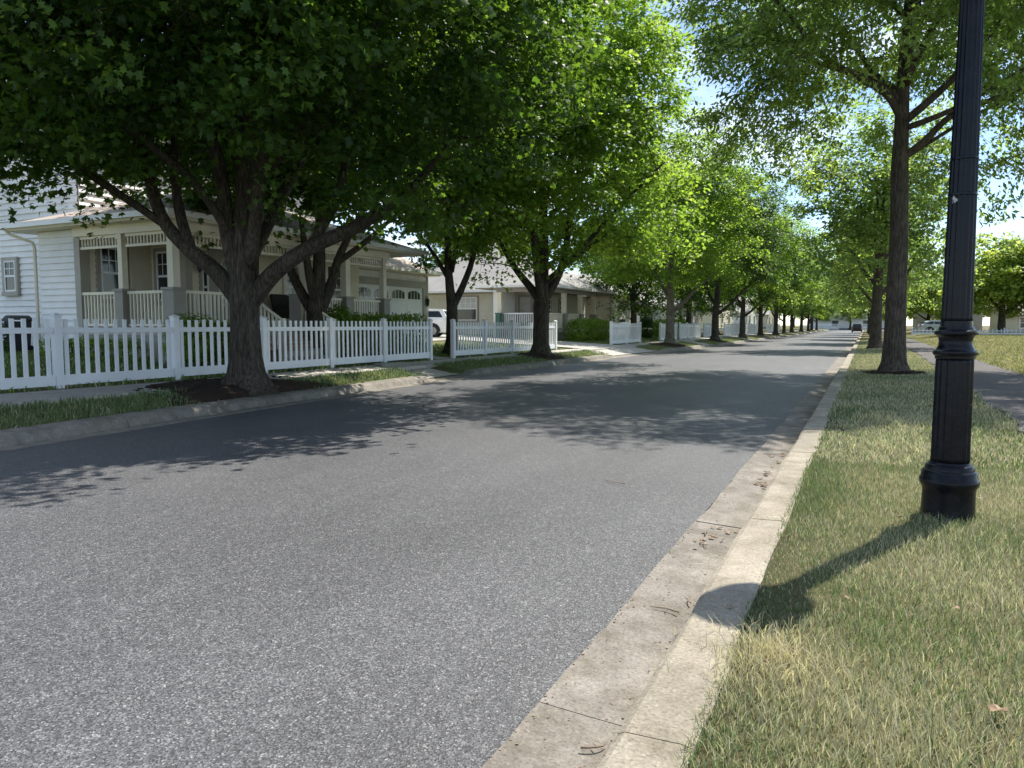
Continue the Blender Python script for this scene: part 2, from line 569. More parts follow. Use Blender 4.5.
YS = [-400, -120, -60, -30] + [float(v) for v in np.arange(-15, 60, 1.5)] + [float(v) for v in np.arange(60, 200, 6)] + [210, 240, 300, 400, 600, 1000]
LO = [0, 0.45, 0.9, 1.5, 2.2, 2.8, 4, 5.2, 7.5, 10, 14, 20, 60, 200, 700]
def ground_xs(y):
    lb = float(road_l(y)) - 0.62
    return [lb - d for d in reversed(LO)] + [lb + 0.03, KB - 0.03] + [KB, 0.0, 0.5, 1.2, 2, 3, 4, 5.5, 8, 14, 30, 80, 200, 700]
def ground_z(x, y):
    lb = float(road_l(y)) - 0.62
    if lb + 0.01 < x < KB - 0.01: return -0.12
    z = float(gz(x, y))
    if x < -5:
        d = lb - x
        z = z * (1 - (1 - kerb_drop(y)) * max(0, 1 - d / 1.8) * 0.75) - 0.004
    return z
struct(sheet(ground_xs, YS, ground_z, 'ground', M['ground']))

RY = [-60, -30] + [float(v) for v in np.arange(-15, 60, 1.0)] + [float(v) for v in np.arange(60, 215, 5)]
def road_z(x, y):
    l = float(road_l(y))
    t = (x - l) / (RE - l)
    return 0.055 * 4 * t * (1 - t) * 0.55
struct(sheet(lambda y: [float(road_l(y)) + (RE - float(road_l(y))) * t for t in np.linspace(0, 1, 13)], RY, road_z, 'road', M['asphalt']))
# cross street at the far end
struct(MB().add([(-120, 214, 0.0), (120, 214, 0.0), (120, 222, 0.0), (-120, 222, 0.0)], [(0, 1, 2, 3)]).build('cross_street', M['asphalt']))

def kerb_run(name, mat, prof_of_y, y0, y1, step, gap, sub):
    """extruded concrete in cast lengths with open joints between them"""
    mb = MB()
    y = y0
    rnd = random.Random(len(name))
    while y < y1:
        e = min(y + step, y1)
        ys = list(np.linspace(y + gap, e - gap, sub + 1))
        sh = rnd.uniform(-0.006, 0.006)
        vs_, fs_ = [], []
        for yy in ys:
            p = prof_of_y(yy)
            for px, pz in p: vs_.append((px + sh, yy, pz + sh * 0.5))
            m = len(p)
        for i in range(len(ys) - 1):
            for k in range(m - 1):
                a = i * m + k
                fs_.append((a, a + m, a + m + 1, a + 1))
        fs_.append(tuple(range(m)))
        fs_.append(tuple(range((len(ys) - 1) * m, len(ys) * m))[::-1])
        mb.add(vs_, fs_)
        y = e
    return struct(mb.build(name, mat))

def wob(y, s): return 0.006 * math.sin(y * 2.1 + s) + 0.004 * math.sin(y * 5.3 + s * 2) + 0.002 * math.sin(y * 17.3 + s) + 0.002 * math.sin(y * 41 + 3 * s)
kerb_run('gutter', M['gutter'], lambda y: [(RE + wob(y, 1), -0.1), (RE + wob(y, 1), 0.006), (-0.9, -0.004), (-0.708, -0.012), (-0.706, -0.1)], -9.1, 214, 2.9, 0.004, 22)
kerb_run('kerb', M['kerb'], lambda y: [(-0.705, -0.1), (-0.70, -0.01), (-0.688 + wob(y, 2) * 0.5, 0.105), (-0.676 + wob(y, 2) * 0.7, 0.135), (-0.65, 0.148), (-0.47, 0.153), (KB + wob(y, 3), 0.145), (KB + wob(y, 3), -0.1)], -9.4, 214, 2.9, 0.003, 22)
struct(MB().box(-1.06, -0.46, -10, 214, -0.2, -0.035).build('kerb_bed', M['joint']))
def far_prof(y):
    l = float(road_l(y)); k = kerb_drop(y)
    return [(l, -0.1), (l, 0.008), (l - 0.25, 0.0), (l - 0.3, 0.01), (l - 0.37, 0.012 + 0.1 * k), (l - 0.44, 0.02 + 0.125 * k), (l - 0.64, 0.035 + 0.125 * k), (l - 0.64, -0.1)]
kerb_run('far_kerb', M['gutter'], far_prof, -20, 214, 3.0, 0.006, 8)

# pavements and drives
def side_in(y): return np.interp(y, [0, 8, 14, 20, 32, 45, 300], [-10.75, -10.85, -11.15, -11.5, -11.5, -11.1, -10.75])
def side_out(y): return np.interp(y, [0, 20, 300], [-12.1, -12.3, -12.2])
def slabs(name, xa, xb, y0, y1, step, mat, dz=0.02, gap=0.008):
    mb = MB()
    y = y0
    while y < y1 - 0.01:
        e = min(y + step, y1)
        vs_ = []
        for yy in (y + gap, e - gap):
            a, b = float(xa(yy)), float(xb(yy))
            for t in np.linspace(0, 1, 5):
                x = a + (b - a) * t
                vs_.append((x, yy, float(gz(x, yy)) + dz))
        n = 5
        fs_ = [(k + 1, k, k + n, k + n + 1) for k in range(n - 1)]
        low = [(p[0], p[1], p[2] - 0.15) for p in vs_]
        m = len(vs_)
        fs_ += [(k, k + 1, k + 1 + m, k + m) for k in range(n - 1)]
        fs_ += [(k + n + 1, k + n, k + n + m, k + n + 1 + m) for k in range(n - 1)]
        fs_ += [(0, m, m + n, n), (n - 1, 2 * n - 1, m + 2 * n - 1, m + n - 1)]
        mb.add(vs_ + low, fs_)
        y = e
    return struct(mb.build(name, mat))
slabs('sidewalk', side_in, side_out, -12, 210, 1.5, M['walk'])
def apron_z(x, y):
    l = float(road_l(y))
    d = l - 0.6 - x
    return float(np.interp(d, [0, 0.3, 1.7, 3.2, 8, 14], [0.04, 0.06, 0.345, 0.425, 0.68, 0.9]))
def drive(name, ya, yb, xend, fl, mat):
    vs_, fs_ = [], []
    l = float(road_l((ya + yb) / 2))
    xs = list(np.linspace(l - 0.6, l - 2.0, 5)) + list(np.linspace(l - 2.6, xend, 8))
    for i, x in enumerate(xs):
        f = fl * max(0, 1 - i / 4.0)
        for t in np.linspace(0, 1, 7):
            y = ya - f + (yb - ya + 2 * f) * t
            xx = x if i > 0 else float(road_l(y)) - 0.63
            vs_.append((xx, y, apron_z(xx, y) + 0.016))
    for i in range(len(xs) - 1):
        for k in range(6):
            a = i * 7 + k
            fs_.append((a, a + 1, a + 8, a + 7))
    return struct(MB().add(vs_, fs_).build(name, mat, smooth=True))
drive('driveway', 32.4, 38.2, -24, 1.2, M['walk'])
drive('entry_path', 16.6, 18.0, -11.2, 0.3, M['walk'])
drive('entry_path', 50.0, 52.6, -11.2, 0.5, M['walk'])
drive('driveway', 69.5, 72.5, -20, 1.2, M['walk'])
# drive to the garage of the nearest house
vs_ = [(x, y, float(gz(x, y)) + 0.025) for x in np.linspace(-12.35, -17.2, 7) for y in np.linspace(20.2, 21.3, 3)]
vs_ += [(x, y, float(gz(x, y)) + 0.025) for x in np.linspace(-13.4, -28, 9) for y in np.linspace(21.4, 36.5, 9)]
fs_ = [(i * 3 + k, i * 3 + k + 1, i * 3 + k + 4, i * 3 + k + 3) for i in range(6) for k in range(2)]
fs_ += [(21 + i * 9 + k, 21 + i * 9 + k + 1, 21 + i * 9 + k + 10, 21 + i * 9 + k + 9) for i in range(3, 8) for k in range(8)]
struct(MB().add(vs_, fs_).build('driveway', M['walk']))
# asphalt path on the near side, ragged edges
rp = random.Random(4)
def path_xs(y):
    a = 1.62 + 0.012 * min(y, 40) + 0.05 * math.sin(y * 1.7) + 0.03 * math.sin(y * 4.1)
    b = 3.55 + 0.06 * math.sin(y * 1.3 + 1) + 0.04 * math.sin(y * 3.7)
    if y < 10.5: a = a - 0.0
    return [a + (b - a) * t for t in (0, 0.25, 0.5, 0.75, 1)]
struct(sheet(path_xs, [-30, -10, 0] + [float(v) for v in np.arange(2, 60, 0.6)] + list(range(60, 200, 5)), lambda x, y: float(gz(x, y)) + 0.02, 'path', M['path_asphalt']))

# ------------------------------------------------------------------ grass
TREE_SPOTS = [(-10.5, 10.3, 1.5), (-11.2, 25.9, 1.2), (-10.6, 44, 1.6), (-10.3, 57, 1.1), (-10.4, 72, 1.1)]
NEAR_SPOTS = [(0.7, 22, 0.75), (0.55, 46, 0.7)]
def value_noise(x, y, seed, s):
    r = np.random.default_rng(seed)
    out = np.zeros_like(x)
    for k in range(7):
        a = r.uniform(0, 2 * np.pi); f = s * r.uniform(0.6, 2.4); p = r.uniform(0, 6.28)
        out += np.sin((x * np.cos(a) + y * np.sin(a)) * f + p) * r.uniform(0.5, 1)
    return out / 3.5
def grass(name, x, y, hmin, hmax, wid, dry, seed, green=(0.088, 0.165, 0.044), straw=(0.56, 0.50, 0.35), bend=0.55):
    """one blade (three faces) per point"""
    rg = np.random.default_rng(seed)
    n = len(x)
    z = gz(x, y) - 0.004
    pn = value_noise(x, y, seed + 1, 1.6) + 0.6 * value_noise(x, y, seed + 2, 5.5)
    h = rg.uniform(hmin, hmax, n) * np.clip(1 + 0.42 * pn, .45, 2)
    ang = rg.uniform(0, 2 * np.pi, n)
    lean = rg.uniform(0.1, bend + 0.35, n) * h
    la = rg.uniform(0, 2 * np.pi, n)
    w = wid * rg.uniform(0.7, 1.3, n)
    bx, by = np.cos(ang) * w / 2, np.sin(ang) * w / 2
    lx, ly = np.cos(la) * lean, np.sin(la) * lean
    V = np.zeros((n, 5, 3))
    V[:, 0] = np.stack([x - bx, y - by, z], 1)
    V[:, 1] = np.stack([x + bx, y + by, z], 1)
    V[:, 2] = np.stack([x - bx * .8 + lx * .35, y - by * .8 + ly * .35, z + h * .6], 1)
    V[:, 3] = np.stack([x + bx * .8 + lx * .35, y + by * .8 + ly * .35, z + h * .6], 1)
    V[:, 4] = np.stack([x + lx, y + ly, z + h * .95], 1)
    b = np.arange(n)[:, None] * 5
    F = np.concatenate([b + np.array([[0, 1, 3, 2]]), b + np.array([[2, 3, 4]])], 1).ravel()
    tot = np.tile([4, 3], n)
    d = np.clip(dry + 0.34 * value_noise(x, y, seed + 9, 2.2) + .16 * value_noise(x, y, seed + 8, 9), 0.03, .97)
    d = np.where(rg.uniform(0, 1, n) < d, rg.uniform(.62, 1.05, n), rg.uniform(0, .3, n))[:, None]
    c = np.array(green) * (1 - d) + np.array(straw) * d
    c *= rg.uniform(0.6, 1.4, n)[:, None]
    me = np_mesh(name, V.reshape(-1, 3), F, tot, np.repeat(c, 5, 0))
    me.materials.append(M['grass'])
    o = bpy.data.objects.new(name, me)
    COL.objects.link(o)
    return o

rg = np.random.default_rng(11)
def scatter(x0, x1, y0, y1, dens_f, dmax):
    n = int((x1 - x0) * (y1 - y0) * dmax)
    x = rg.uniform(x0, x1, n); y = rg.uniform(y0, y1, n)
    k = rg.uniform(0, dmax, n) < dens_f(x, y)
    return x[k], y[k]
def clear(x, y, spots):
    k = np.ones(len(x), bool)
    for a, b, r in spots:
        d = np.hypot(x - a, y - b)
        k &= (d > r) | ((d > r * 0.55) & (rg.uniform(0, 1, len(x)) < 0.25))
    return x[k], y[k]

xs1, ys1 = scatter(KB - 0.03, 1.9, 1.2, 7.5, lambda x, y: 12000 / (1 + (y / 4.2) ** 1.8), 12000)
xs2, ys2 = scatter(KB - 0.02, 1.95, 7.5, 70, lambda x, y: 1500 * np.minimum(1, 9 / y), 1500)
xx, yy = np.concatenate([xs1, xs2]), np.concatenate([ys1, ys2])
pl = 1.62 + 0.012 * np.minimum(yy, 40) + 0.05 * np.sin(yy * 1.7) + 0.03 * np.sin(yy * 4.1)
k = xx < pl + rg.normal(0, 0.05, len(xx))
xx, yy = xx[k], yy[k]
xx, yy = clear(xx, yy, NEAR_SPOTS)
near = yy < 7.5
dryk = 0.5 - 0.26 * np.exp(-((xx - KB) / 0.35) ** 2) * (yy > 3.0) + 0.6 * np.exp(-((xx + 0.33) ** 2 + (yy - 2.95) ** 2) / 0.05)
o = grass('verge_grass', xx[near], yy[near], 0.025, 0.066, 0.0033, dryk[near], 21)
tag(o, 'short green and straw coloured grass on the verge around the lamp post', 'grass', kind='stuff')
o = grass('verge_grass', xx[~near], yy[~near], 0.03, 0.07, 0.009, 0.62 + 0 * xx[~near], 22)
tag(o, 'patchy grass on the verge further along the near kerb', 'grass', kind='stuff')
xx, yy = scatter(3.5, 34, 8, 100, lambda x, y: 260 * np.minimum(1, (14 / y) ** 1.3), 260)
o = grass('dry_lawn', xx, yy, 0.04, 0.09, 0.03, 0.8 + 0 * xx, 23, straw=(0.42, 0.37, 0.17))
tag(o, 'dry yellowish lawn beyond the path', 'grass', kind='stuff')
xx, yy = scatter(-11.6, -9.3, 1, 75, lambda x, y: 620 * np.minimum(1, 14 / y), 620)
k = (xx < road_l(yy) - 0.6) & (xx > side_in(yy) - 0.02)
for a, b, w_ in AP: k &= (yy < a - w_ * 0.3) | (yy > b + w_ * 0.3)
xx, yy = clear(xx[k], yy[k], TREE_SPOTS)
o = grass('strip_grass', xx, yy, 0.04, 0.1, 0.014, -0.08 + 0 * xx, 24)
tag(o, 'green grass strip between far kerb and sidewalk', 'grass', kind='stuff')
xx, yy = scatter(-30, -12.3, 2, 70, lambda x, y: 150 * np.minimum(1, 18 / y), 150)
k = ~((yy > 31.8) & (yy < 38.8)) & ~((xx < -16.8) & (yy > 12.4) & (yy < 27.5)) & ~((xx < -13.4 - 3.6) & (yy > 21) & (yy < 37)) & ~((xx > -17) & (yy > 20) & (yy < 21.5))
xx, yy = xx[k], yy[k]
o = grass('lawn_grass', xx, yy, 0.05, 0.11, 0.03, -0.12 + 0 * xx, 25, green=(0.1, 0.19, 0.03))
tag(o, 'bright green front lawns behind the picket fences', 'grass', kind='stuff')
# straw tuft by the kerb
n = 900
a = rg.uniform(0, 6.28, n); rr = np.abs(rg.normal(0, 0.13, n))
o = grass('straw_tuft', -0.30 + rr * np.cos(a), 2.98 + 1.5 * rr * np.sin(a), 0.05, 0.12, 0.0035, 1.2 + 0 * a, 26, straw=(0.66, 0.56, 0.37), bend=0.9)
tag(o, 'tuft of long dead straw coloured grass against the near kerb', 'grass', kind='stuff')

# ------------------------------------------------------------------ trees
LEAF_MAPLE = np.array([(0, 0, 0), (.46, .10, -.07), (.27, .36, -.03), (.46, .66, -.09), (.14, .66, -.02), (0, 1, -.08), (-.14, .66, -.02), (-.46, .66, -.09), (-.27, .36, -.03), (-.46, .10, -.07), (0, .36, .03)])
FACE_MAPLE = [(10, i, i + 1) for i in range(9)] + [(10, 9, 0)]
LEAF_SIMPLE = np.array([(0, 0, 0), (.42, .42, -.1), (0, 1, -.06), (-.42, .42, -.1)])
FACE_SIMPLE = [(0, 1, 2), (0, 2, 3)]
LEAF_NARROW = np.array([(0, 0, 0), (.21, .42, -.05), (0, 1, -.12), (-.21, .42, -.05)])

def leaves_mesh(name, P, outdir, size, tmpl, faces, seed, tint_var=0.25, yellow=0.1, droop=0.35, flat=0.9, cid=None):
    r = np.random.default_rng(seed)
    n = len(P)
    N = r.normal(0, 0.55, (n, 3)); N[:, 2] += flat; N += outdir * 0.35
    N /= np.linalg.norm(N, axis=1)[:, None]
    T = r.normal(0, 1, (n, 3)) + outdir * 0.7; T[:, 2] -= droop
    T -= N * np.sum(T * N, 1)[:, None]
    T /= np.linalg.norm(T, axis=1)[:, None] + 1e-9
    B = np.cross(T, N)
    s = size * r.uniform(0.65, 1.25, n)[:, None, None]
    t = tmpl[None]
    V = P[:, None] + s * (t[:, :, 0:1] * B[:, None] + t[:, :, 1:2] * T[:, None] + t[:, :, 2:3] * N[:, None])
    k = len(tmpl)
    b = np.arange(n)[:, None, None] * k
    F = (b + np.array(faces)[None]).ravel()
    tot = np.full(n * len(faces), 3)
    c = np.ones((n, 3)) * r.uniform(1 - tint_var, 1 + tint_var, n)[:, None]
    yl = r.uniform(0, 1, n) < yellow * 0.4
    c[yl] *= np.array([1.2, 1.12, 0.9])
    if cid is not None:
        ct = r.normal(0, 1, cid.max() + 1)[cid]
        c *= np.clip(1 + 0.17 * ct, .65, 1.5)[:, None]
        c[:, 0] *= np.clip(1 + 0.06 * ct, .85, 1.2)
    return np_mesh(name, V.reshape(-1, 3), F, tot, np.repeat(c, k, 0))

def bez(a, b, c, n):
    return [a * (1 - t) ** 2 + b * 2 * t * (1 - t) + c * t * t for t in np.linspace(0, 1, n)]

def grow_tree(seed, trunk, limbs, center, rad, ncl, nleaf, lsize, tmpl, faces, csize=0.85, hole=0.0, flare=1.6, sides=14, low=0.75, yellow=0.1, droop=0.35, hang=0.0, extra=None, core=2.3):
    """trunk: list of (x,y,z,r) in tree space; limbs: list of lists of (x,y,z,r).
    Boughs grow from the limbs to leaf clusters spread through an uneven crown volume."""
    r = np.random.default_rng(seed)
    wood = MB()
    ph = r.uniform(0, 6.28, 4)
    tp = [np.array(t[:3], float) for t in trunk]
    tr = [t[3] for t in trunk]
    z0 = tp[0][2]
    def lob(i, a):
        z = tp[i][2] - z0 if i < len(tp) else 9
        k = max(0, 1 - z / 0.9)
        return 1 + k * k * 0.22 * (math.sin(5 * a + ph[0]) + 0.5 * math.sin(3 * a + ph[1])) + 0.035 * math.sin(2 * a + ph[2] + z)
    wood.tube(tp, tr, sides, lobes=lob)
    SP, SR = [], []
    fork = tp[-1][2] * 0.35
    for i in range(len(tp) - 1):
        for t in np.linspace(0, 1, 5)[:-1]:
            p = tp[i] * (1 - t) + tp[i + 1] * t
            if p[2] > fork:
                SP.append(p); SR.append(tr[i] * (1 - t) + tr[i + 1] * t)
    for lb in limbs:
        lp = [np.array(q[:3], float) for q in lb]
        lr = [q[3] for q in lb]
        # resample smoothly
        pts, rad_ = [], []
        m = len(lp)
        for i in range(m - 1):
            p0 = lp[max(i - 1, 0)]; p1 = lp[i]; p2 = lp[i + 1]; p3 = lp[min(i + 2, m - 1)]
            for t in np.linspace(0, 1, 5)[:-1]:
                q = 0.5 * ((2 * p1) + (-p0 + p2) * t + (2 * p0 - 5 * p1 + 4 * p2 - p3) * t * t + (-p0 + 3 * p1 - 3 * p2 + p3) * t ** 3)
                pts.append(q); rad_.append(lr[i] * (1 - t) + lr[i + 1] * t)
        pts.append(lp[-1]); rad_.append(lr[-1])
        wood.tube(pts, rad_, 9)
        for j in range(len(pts)):
            if j > 2: SP.append(pts[j]); SR.append(rad_[j])
    # cluster centres
    C = []
    c0 = np.array(center, float); R3 = np.array(rad, float)
    dirs = r.normal(0, 1, (9, 3)); dirs /= np.linalg.norm(dirs, axis=1)[:, None]
    amp = r.uniform(-0.22, 0.2, 9)
    tries = 0
    while len(C) < ncl and tries < ncl * 40:
        tries += 1
        d = r.normal(0, 1, 3); d /= np.linalg.norm(d)
        if d[2] < -low: continue
        k = 1 + float(np.sum(amp * np.exp(-6 * (1 - dirs @ d))))
        u = r.uniform(0, 1) ** (1 / core)
        p = c0 + d * R3 * k * u
        if hang and d[2] < 0.1: p[2] -= hang * u * u * r.uniform(0.2, 1)
        if C and min(np.linalg.norm(np.array(C[-60:]) - p, axis=1)) < 0.35: continue
        if p[2] < 1.9 + z0: continue
        C.append(p)
    if extra is not None: C += [np.array(e, float) for e in extra]
    C = np.array(C)
    SPa = np.array(SP)
    order = np.argsort([np.min(np.linalg.norm(SPa - c, axis=1)) for c in C])
    LP, LD, LC = [], [], []
    SP, SR = list(SP), list(SR)
    for oi in order:
        c = C[oi]
        A = np.array(SP)
        dv = c - A
        cost = np.linalg.norm(dv, axis=1) + 0.9 * np.maximum(0, A[:, 2] - c[2]) + 0.25 * np.maximum(0, np.linalg.norm(A[:, :2] - c0[:2], axis=1) - np.linalg.norm(c[:2] - c0[:2]))
        j = int(np.argmin(cost))
        a = A[j]
        L = np.linalg.norm(c - a)
        mid = (a + c) / 2 + np.array([r.normal(0, .07), r.normal(0, .07), 0.12 + r.normal(0, .04)]) * L
        pts = bez(a, mid, c, 5)
        ra = min(SR[j] * 0.62, 0.012 + 0.012 * L)
        wood.tube(pts, list(np.linspace(ra, 0.007, 5)), 5, caps=False)
        for q, w_ in zip(pts[1:], np.linspace(ra, 0.007, 5)[1:]):
            SP.append(q); SR.append(w_)
        out = (c - c0) / R3
        out = out / (np.linalg.norm(out) + 1e-6)
        if r.uniform() < hole: continue
        m = int(nleaf * r.uniform(0.65, 1.35))
        cs = csize * r.uniform(0.75, 1.25)
        # several twig tips make up one cluster
        tips = c + r.normal(0, 1, (7, 3)) * np.array([.62, .62, .3]) * cs
        for tpt in tips[:4]:
            wood.tube([c, (c + tpt) / 2 + np.array([0, 0, .05]), tpt], [0.009, 0.006, 0.003], 3, caps=False)
        pick = tips[r.integers(0, 7, m)]
        q = pick + r.normal(0, 1, (m, 3)) * np.array([.24, .24, .13]) * cs
        q[:, 2] -= 0.12 * np.sum((q[:, :2] - c[:2]) ** 2, axis=1)
        LP.append(q); LD.append(np.repeat(out[None], m, 0)); LC.append(np.full(m, len(LC)))
    P = np.concatenate(LP); D = np.concatenate(LD)
    leaf = leaves_mesh('crown', P, D, lsize, tmpl, faces, seed + 5, yellow=yellow, droop=droop, cid=np.concatenate(LC))
    return wood, leaf

def tree_obj(name, label, cat, loc, wood, leaf, barkm, leafm, group=None):
    t = thing(name, label, cat, (0, 0, 0), group)
    wood.build('trunk', barkm, t, smooth=True)
    leaf.materials.append(leafm)
    o = bpy.data.objects.new('crown', leaf)
    COL.objects.link(o)
    o.parent = t
    t.location = loc
    return t

def auto_limbs(rng, n, zf, zt, reach, cz, r0):
    """limbs leaving the trunk between zf and zt"""
    out = []
    for i in range(n):
        t = i / max(1, n - 1)
        a = i * 2.4 + rng.uniform(-.4, .4)
        z = zf + (zt - zf) * t
        L = reach * (1 - 0.45 * t) * rng.uniform(.8, 1.1)
        rise = (0.95 + 0.9 * t) * L * rng.uniform(.8, 1.15)
        d = np.array([math.cos(a), math.sin(a)])
        r = r0 * (1 - 0.5 * t)
        q = []
        for s, k, rr in ((0, 0, 1), (.3, .25, .8), (.65, .65, .5), (1, 1, .2)):
            w = rng.normal(0, .12, 2) * s
            q.append((d[0] * L * s + w[0], d[1] * L * s + w[1], z + rise * k, r * rr))
        out.append(q)
    return out

# the large near maple: low fork, spreading limbs
T1_trunk = [(0, 0, -.15, .56), (0, 0, .05, .45), (0, .0, .25, .35), (0, 0, .55, .305), (.0, 0, 1.1, .275), (0, 0, 1.65, .275), (.02, 0, 2.05, .26), (.05, .02, 2.6, .24), (.1, .05, 3.4, .2), (.05, .1, 4.8, .17), (.15, 0, 6.6, .13), (0, 0, 9, .08), (0, 0, 11, .04)]
def cr(r_, f_, z):                              # right-of-view / away-from-view offsets of the limbs
    return (0.902 * r_ - 0.433 * f_, 0.432 * r_ + 0.901 * f_, z)
T1_limbs = [
    [cr(-.05, 0, 1.55) + (0.193,), cr(-.55, .05, 2.15) + (0.155,), cr(-1.1, .1, 2.6) + (0.134,), cr(-1.6, .2, 3.2) + (0.118,), cr(-1.95, .3, 4.4) + (0.092,), cr(-2.4, .2, 6.2) + (0.056,)],
    [cr(-1.0, .1, 2.5) + (0.109,), cr(-1.25, .2, 3.3) + (0.097,), cr(-1.35, .3, 4.3) + (0.072,), cr(-1.3, .5, 6.5) + (0.040,)],
    [cr(.05, 0, 1.5) + (0.193,), cr(.6, -.1, 2.1) + (0.160,), cr(1.3, -.2, 2.55) + (0.139,), cr(2.2, -.2, 2.95) + (0.118,), cr(3.1, 0, 3.6) + (0.080,), cr(3.9, .2, 4.6) + (0.048,)],
    [cr(1.2, -.2, 2.45) + (0.092,), cr(1.7, .1, 3.4) + (0.080,), cr(2.0, .3, 4.8) + (0.064,), cr(2.4, .6, 7) + (0.032,)],
    [cr(-.1, 0, 2.0) + (0.168,), cr(-.25, -.1, 2.9) + (0.143,), cr(-.35, -.2, 4.2) + (0.118,), cr(-.9, -.7, 6.5) + (0.072,), cr(-1.2, -1, 9) + (0.032,)],
    [cr(.15, -.1, 2.2) + (0.134,), cr(.5, -.6, 3.3) + (0.109,), cr(1.0, -1.4, 4.6) + (0.080,), cr(1.6, -2.5, 6.2) + (0.048,)],
    [cr(-.2, -.1, 2.8) + (0.092,), cr(-.5, -.9, 3.6) + (0.072,), cr(-1.2, -2.2, 4.4) + (0.056,), cr(-2.0, -3.4, 5.2) + (0.032,)],
    [cr(0, .1, 2.2) + (0.134,), cr(.3, 1.0, 3.4) + (0.109,), cr(.6, 2.2, 4.8) + (0.072,), cr(.8, 3.4, 6.2) + (0.040,)],
    [cr(-1.5, .2, 3.0) + (0.080,), cr(-2.4, -.3, 3.7) + (0.068,), cr(-3.4, -.8, 4.4) + (0.048,), cr(-4.4, -1.2, 4.9) + (0.028,)],
]
hem = [cr(a, f, z) for a, f, z in [(-4.2, -.6, 4.1), (-3.4, -1.2, 3.9), (-2.8, -.6, 3.9), (-5.0, .2, 4.4), (-4.6, -1.6, 4.4), (-2.2, -1.8, 4.2), (-1.6, -2.2, 4.5), (2.6, -.6, 3.6), (3.1, .2, 3.3), (2.4, .6, 3.6), (3.6, -.8, 3.8), (1.8, -1.6, 4.1), (.8, -2.4, 4.5), (-5.4, -1, 4.6), (3.9, 1, 3.6)]]
_r = np.random.default_rng(77)
hem += [cr(_r.uniform(-3.6, 3.2), _r.uniform(-3.4, -.6), _r.uniform(4.1, 5.8)) for _ in range(34)]
hem += [cr(_r.uniform(-3.4, -.8), _r.uniform(.2, 2.2), _r.uniform(4.3, 5.6)) for _ in range(14)]
hem += [cr(_r.uniform(-6.2, -1.8), _r.uniform(-1.8, 1.6), _r.uniform(4.6, 7.6)) for _ in range(34)]
T1_limbs += [[(q[0], q[1], q[2] + .3, q[3] * .5) for q in lb] for lb in auto_limbs(np.random.default_rng(6), 6, 3.2, 5.6, 4.2, 6, .14)]
w_, lf = grow_tree(3, T1_trunk, T1_limbs, (0.15, .3, 7.5), (6.2, 6.5, 4.9), 440, 300, 0.128, LEAF_MAPLE, FACE_MAPLE, 0.95, low=0.62, hang=0.6, extra=hem, sides=28, yellow=0.07)
tree_obj('maple_tree', 'large dark maple with low forked limbs in mulch beside the nearest picket fence', 'tree', (-10.5, 10.3, 0.31), w_, lf, M['bark'], M['maple'], 'maples along the far kerb')

# second street maple
rT = np.random.default_rng(8)
T2_trunk = [(0, 0, -.15, .50), (0, 0, .1, .38), (0, 0, .4, .31), (0, 0, 1.1, .3), (0, 0, 1.9, .31), (.05, 0, 2.4, .24), (.1, 0, 4, .19), (0, .1, 7, .13), (.1, 0, 10, .08), (0, 0, 13, .03)]
T2_limbs = [
    [cr(0, 0, 2.00) + (.19,), cr(-.45, 0, 2.60) + (.15,), cr(-1.0, .1, 3.30) + (.12,), cr(-1.7, .2, 4.50) + (.07,)],
    [cr(.05, 0, 2.05) + (.2,), cr(.55, .1, 2.80) + (.17,), cr(.9, .1, 3.80) + (.14,), cr(1.1, .2, 5.50) + (.08,)],
    [cr(.7, .1, 3.20) + (.11,), cr(1.6, -.2, 3.90) + (.08,), cr(2.8, -.5, 4.80) + (.04,)],
    [cr(0, -.1, 2.10) + (.16,), cr(-.2, -.8, 3.10) + (.13,), cr(-.4, -1.8, 4.50) + (.08,)],
] + auto_limbs(rT, 9, 2.6, 8.5, 4.3, 8, .13)
w_, lf = grow_tree(9, T2_trunk, T2_limbs, (.4, 0, 8.3), (5.7, 5.9, 6.2), 390, 270, 0.138, LEAF_MAPLE, FACE_MAPLE, 1.0, low=0.85, hang=0.8, sides=20, yellow=0.12)
tree_obj('maple_tree', 'tall broad maple with three way fork at the end of the second fence', 'tree', (-11.2, 25.9, 0.33), w_, lf, M['bark'], M['bright'], 'maples along the far kerb')

# two lighter forms for the rest of the row
def row_tree(seed, H, rad, bark, leafm, name, label, loc, group, ncl=210, nl=330, ls=0.148, zf=2.0, cat='tree', tr=.24):
    rr = np.random.default_rng(seed)
    tk = [(0, 0, -.15, tr * 2.1), (0, 0, .08, tr * 1.55), (0, 0, .4, tr * 1.15), (0, 0, zf, tr)]
    x = y = 0
    for t in np.linspace(.15, 1, 6):
        x += rr.normal(0, .12); y += rr.normal(0, .12)
        tk.append((x, y, zf + (H * .92 - zf) * t, tr * (1 - t) * .85 + .02))
    lb = auto_limbs(rr, 10, zf * .95, H * .62, rad * .62, H * .6, tr * .55)
    w_, lf = grow_tree(seed, tk, lb, (0, 0, H * .58), (rad, rad, H * .43), ncl, nl, ls, LEAF_SIMPLE, FACE_SIMPLE, 1.0, low=0.75, hang=.4, sides=12, yellow=.14)
    return tree_obj(name, label, cat, loc, w_, lf, bark, leafm, group)
G1 = 'maples along the far kerb'
A1 = row_tree(31, 13.4, 4.6, M['bark_pale'], M['bright'], 'maple_tree', 'street maple with slim pale grey trunk on a mulch island past the driveway', (-10.6, 44, .3), G1)
A2 = row_tree(32, 13.9, 4.8, M['bark'], M['maple'], 'maple_tree', 'dark trunked street maple just beyond the pale trunked one', (-10.3, 57, .3), G1)
A3 = row_tree(33, 14.0, 5.0, M['bark'], M['bright'], 'maple_tree', 'bright leaved street maple behind the dark trunked one in the far row', (-10.5, 72, .3), G1)
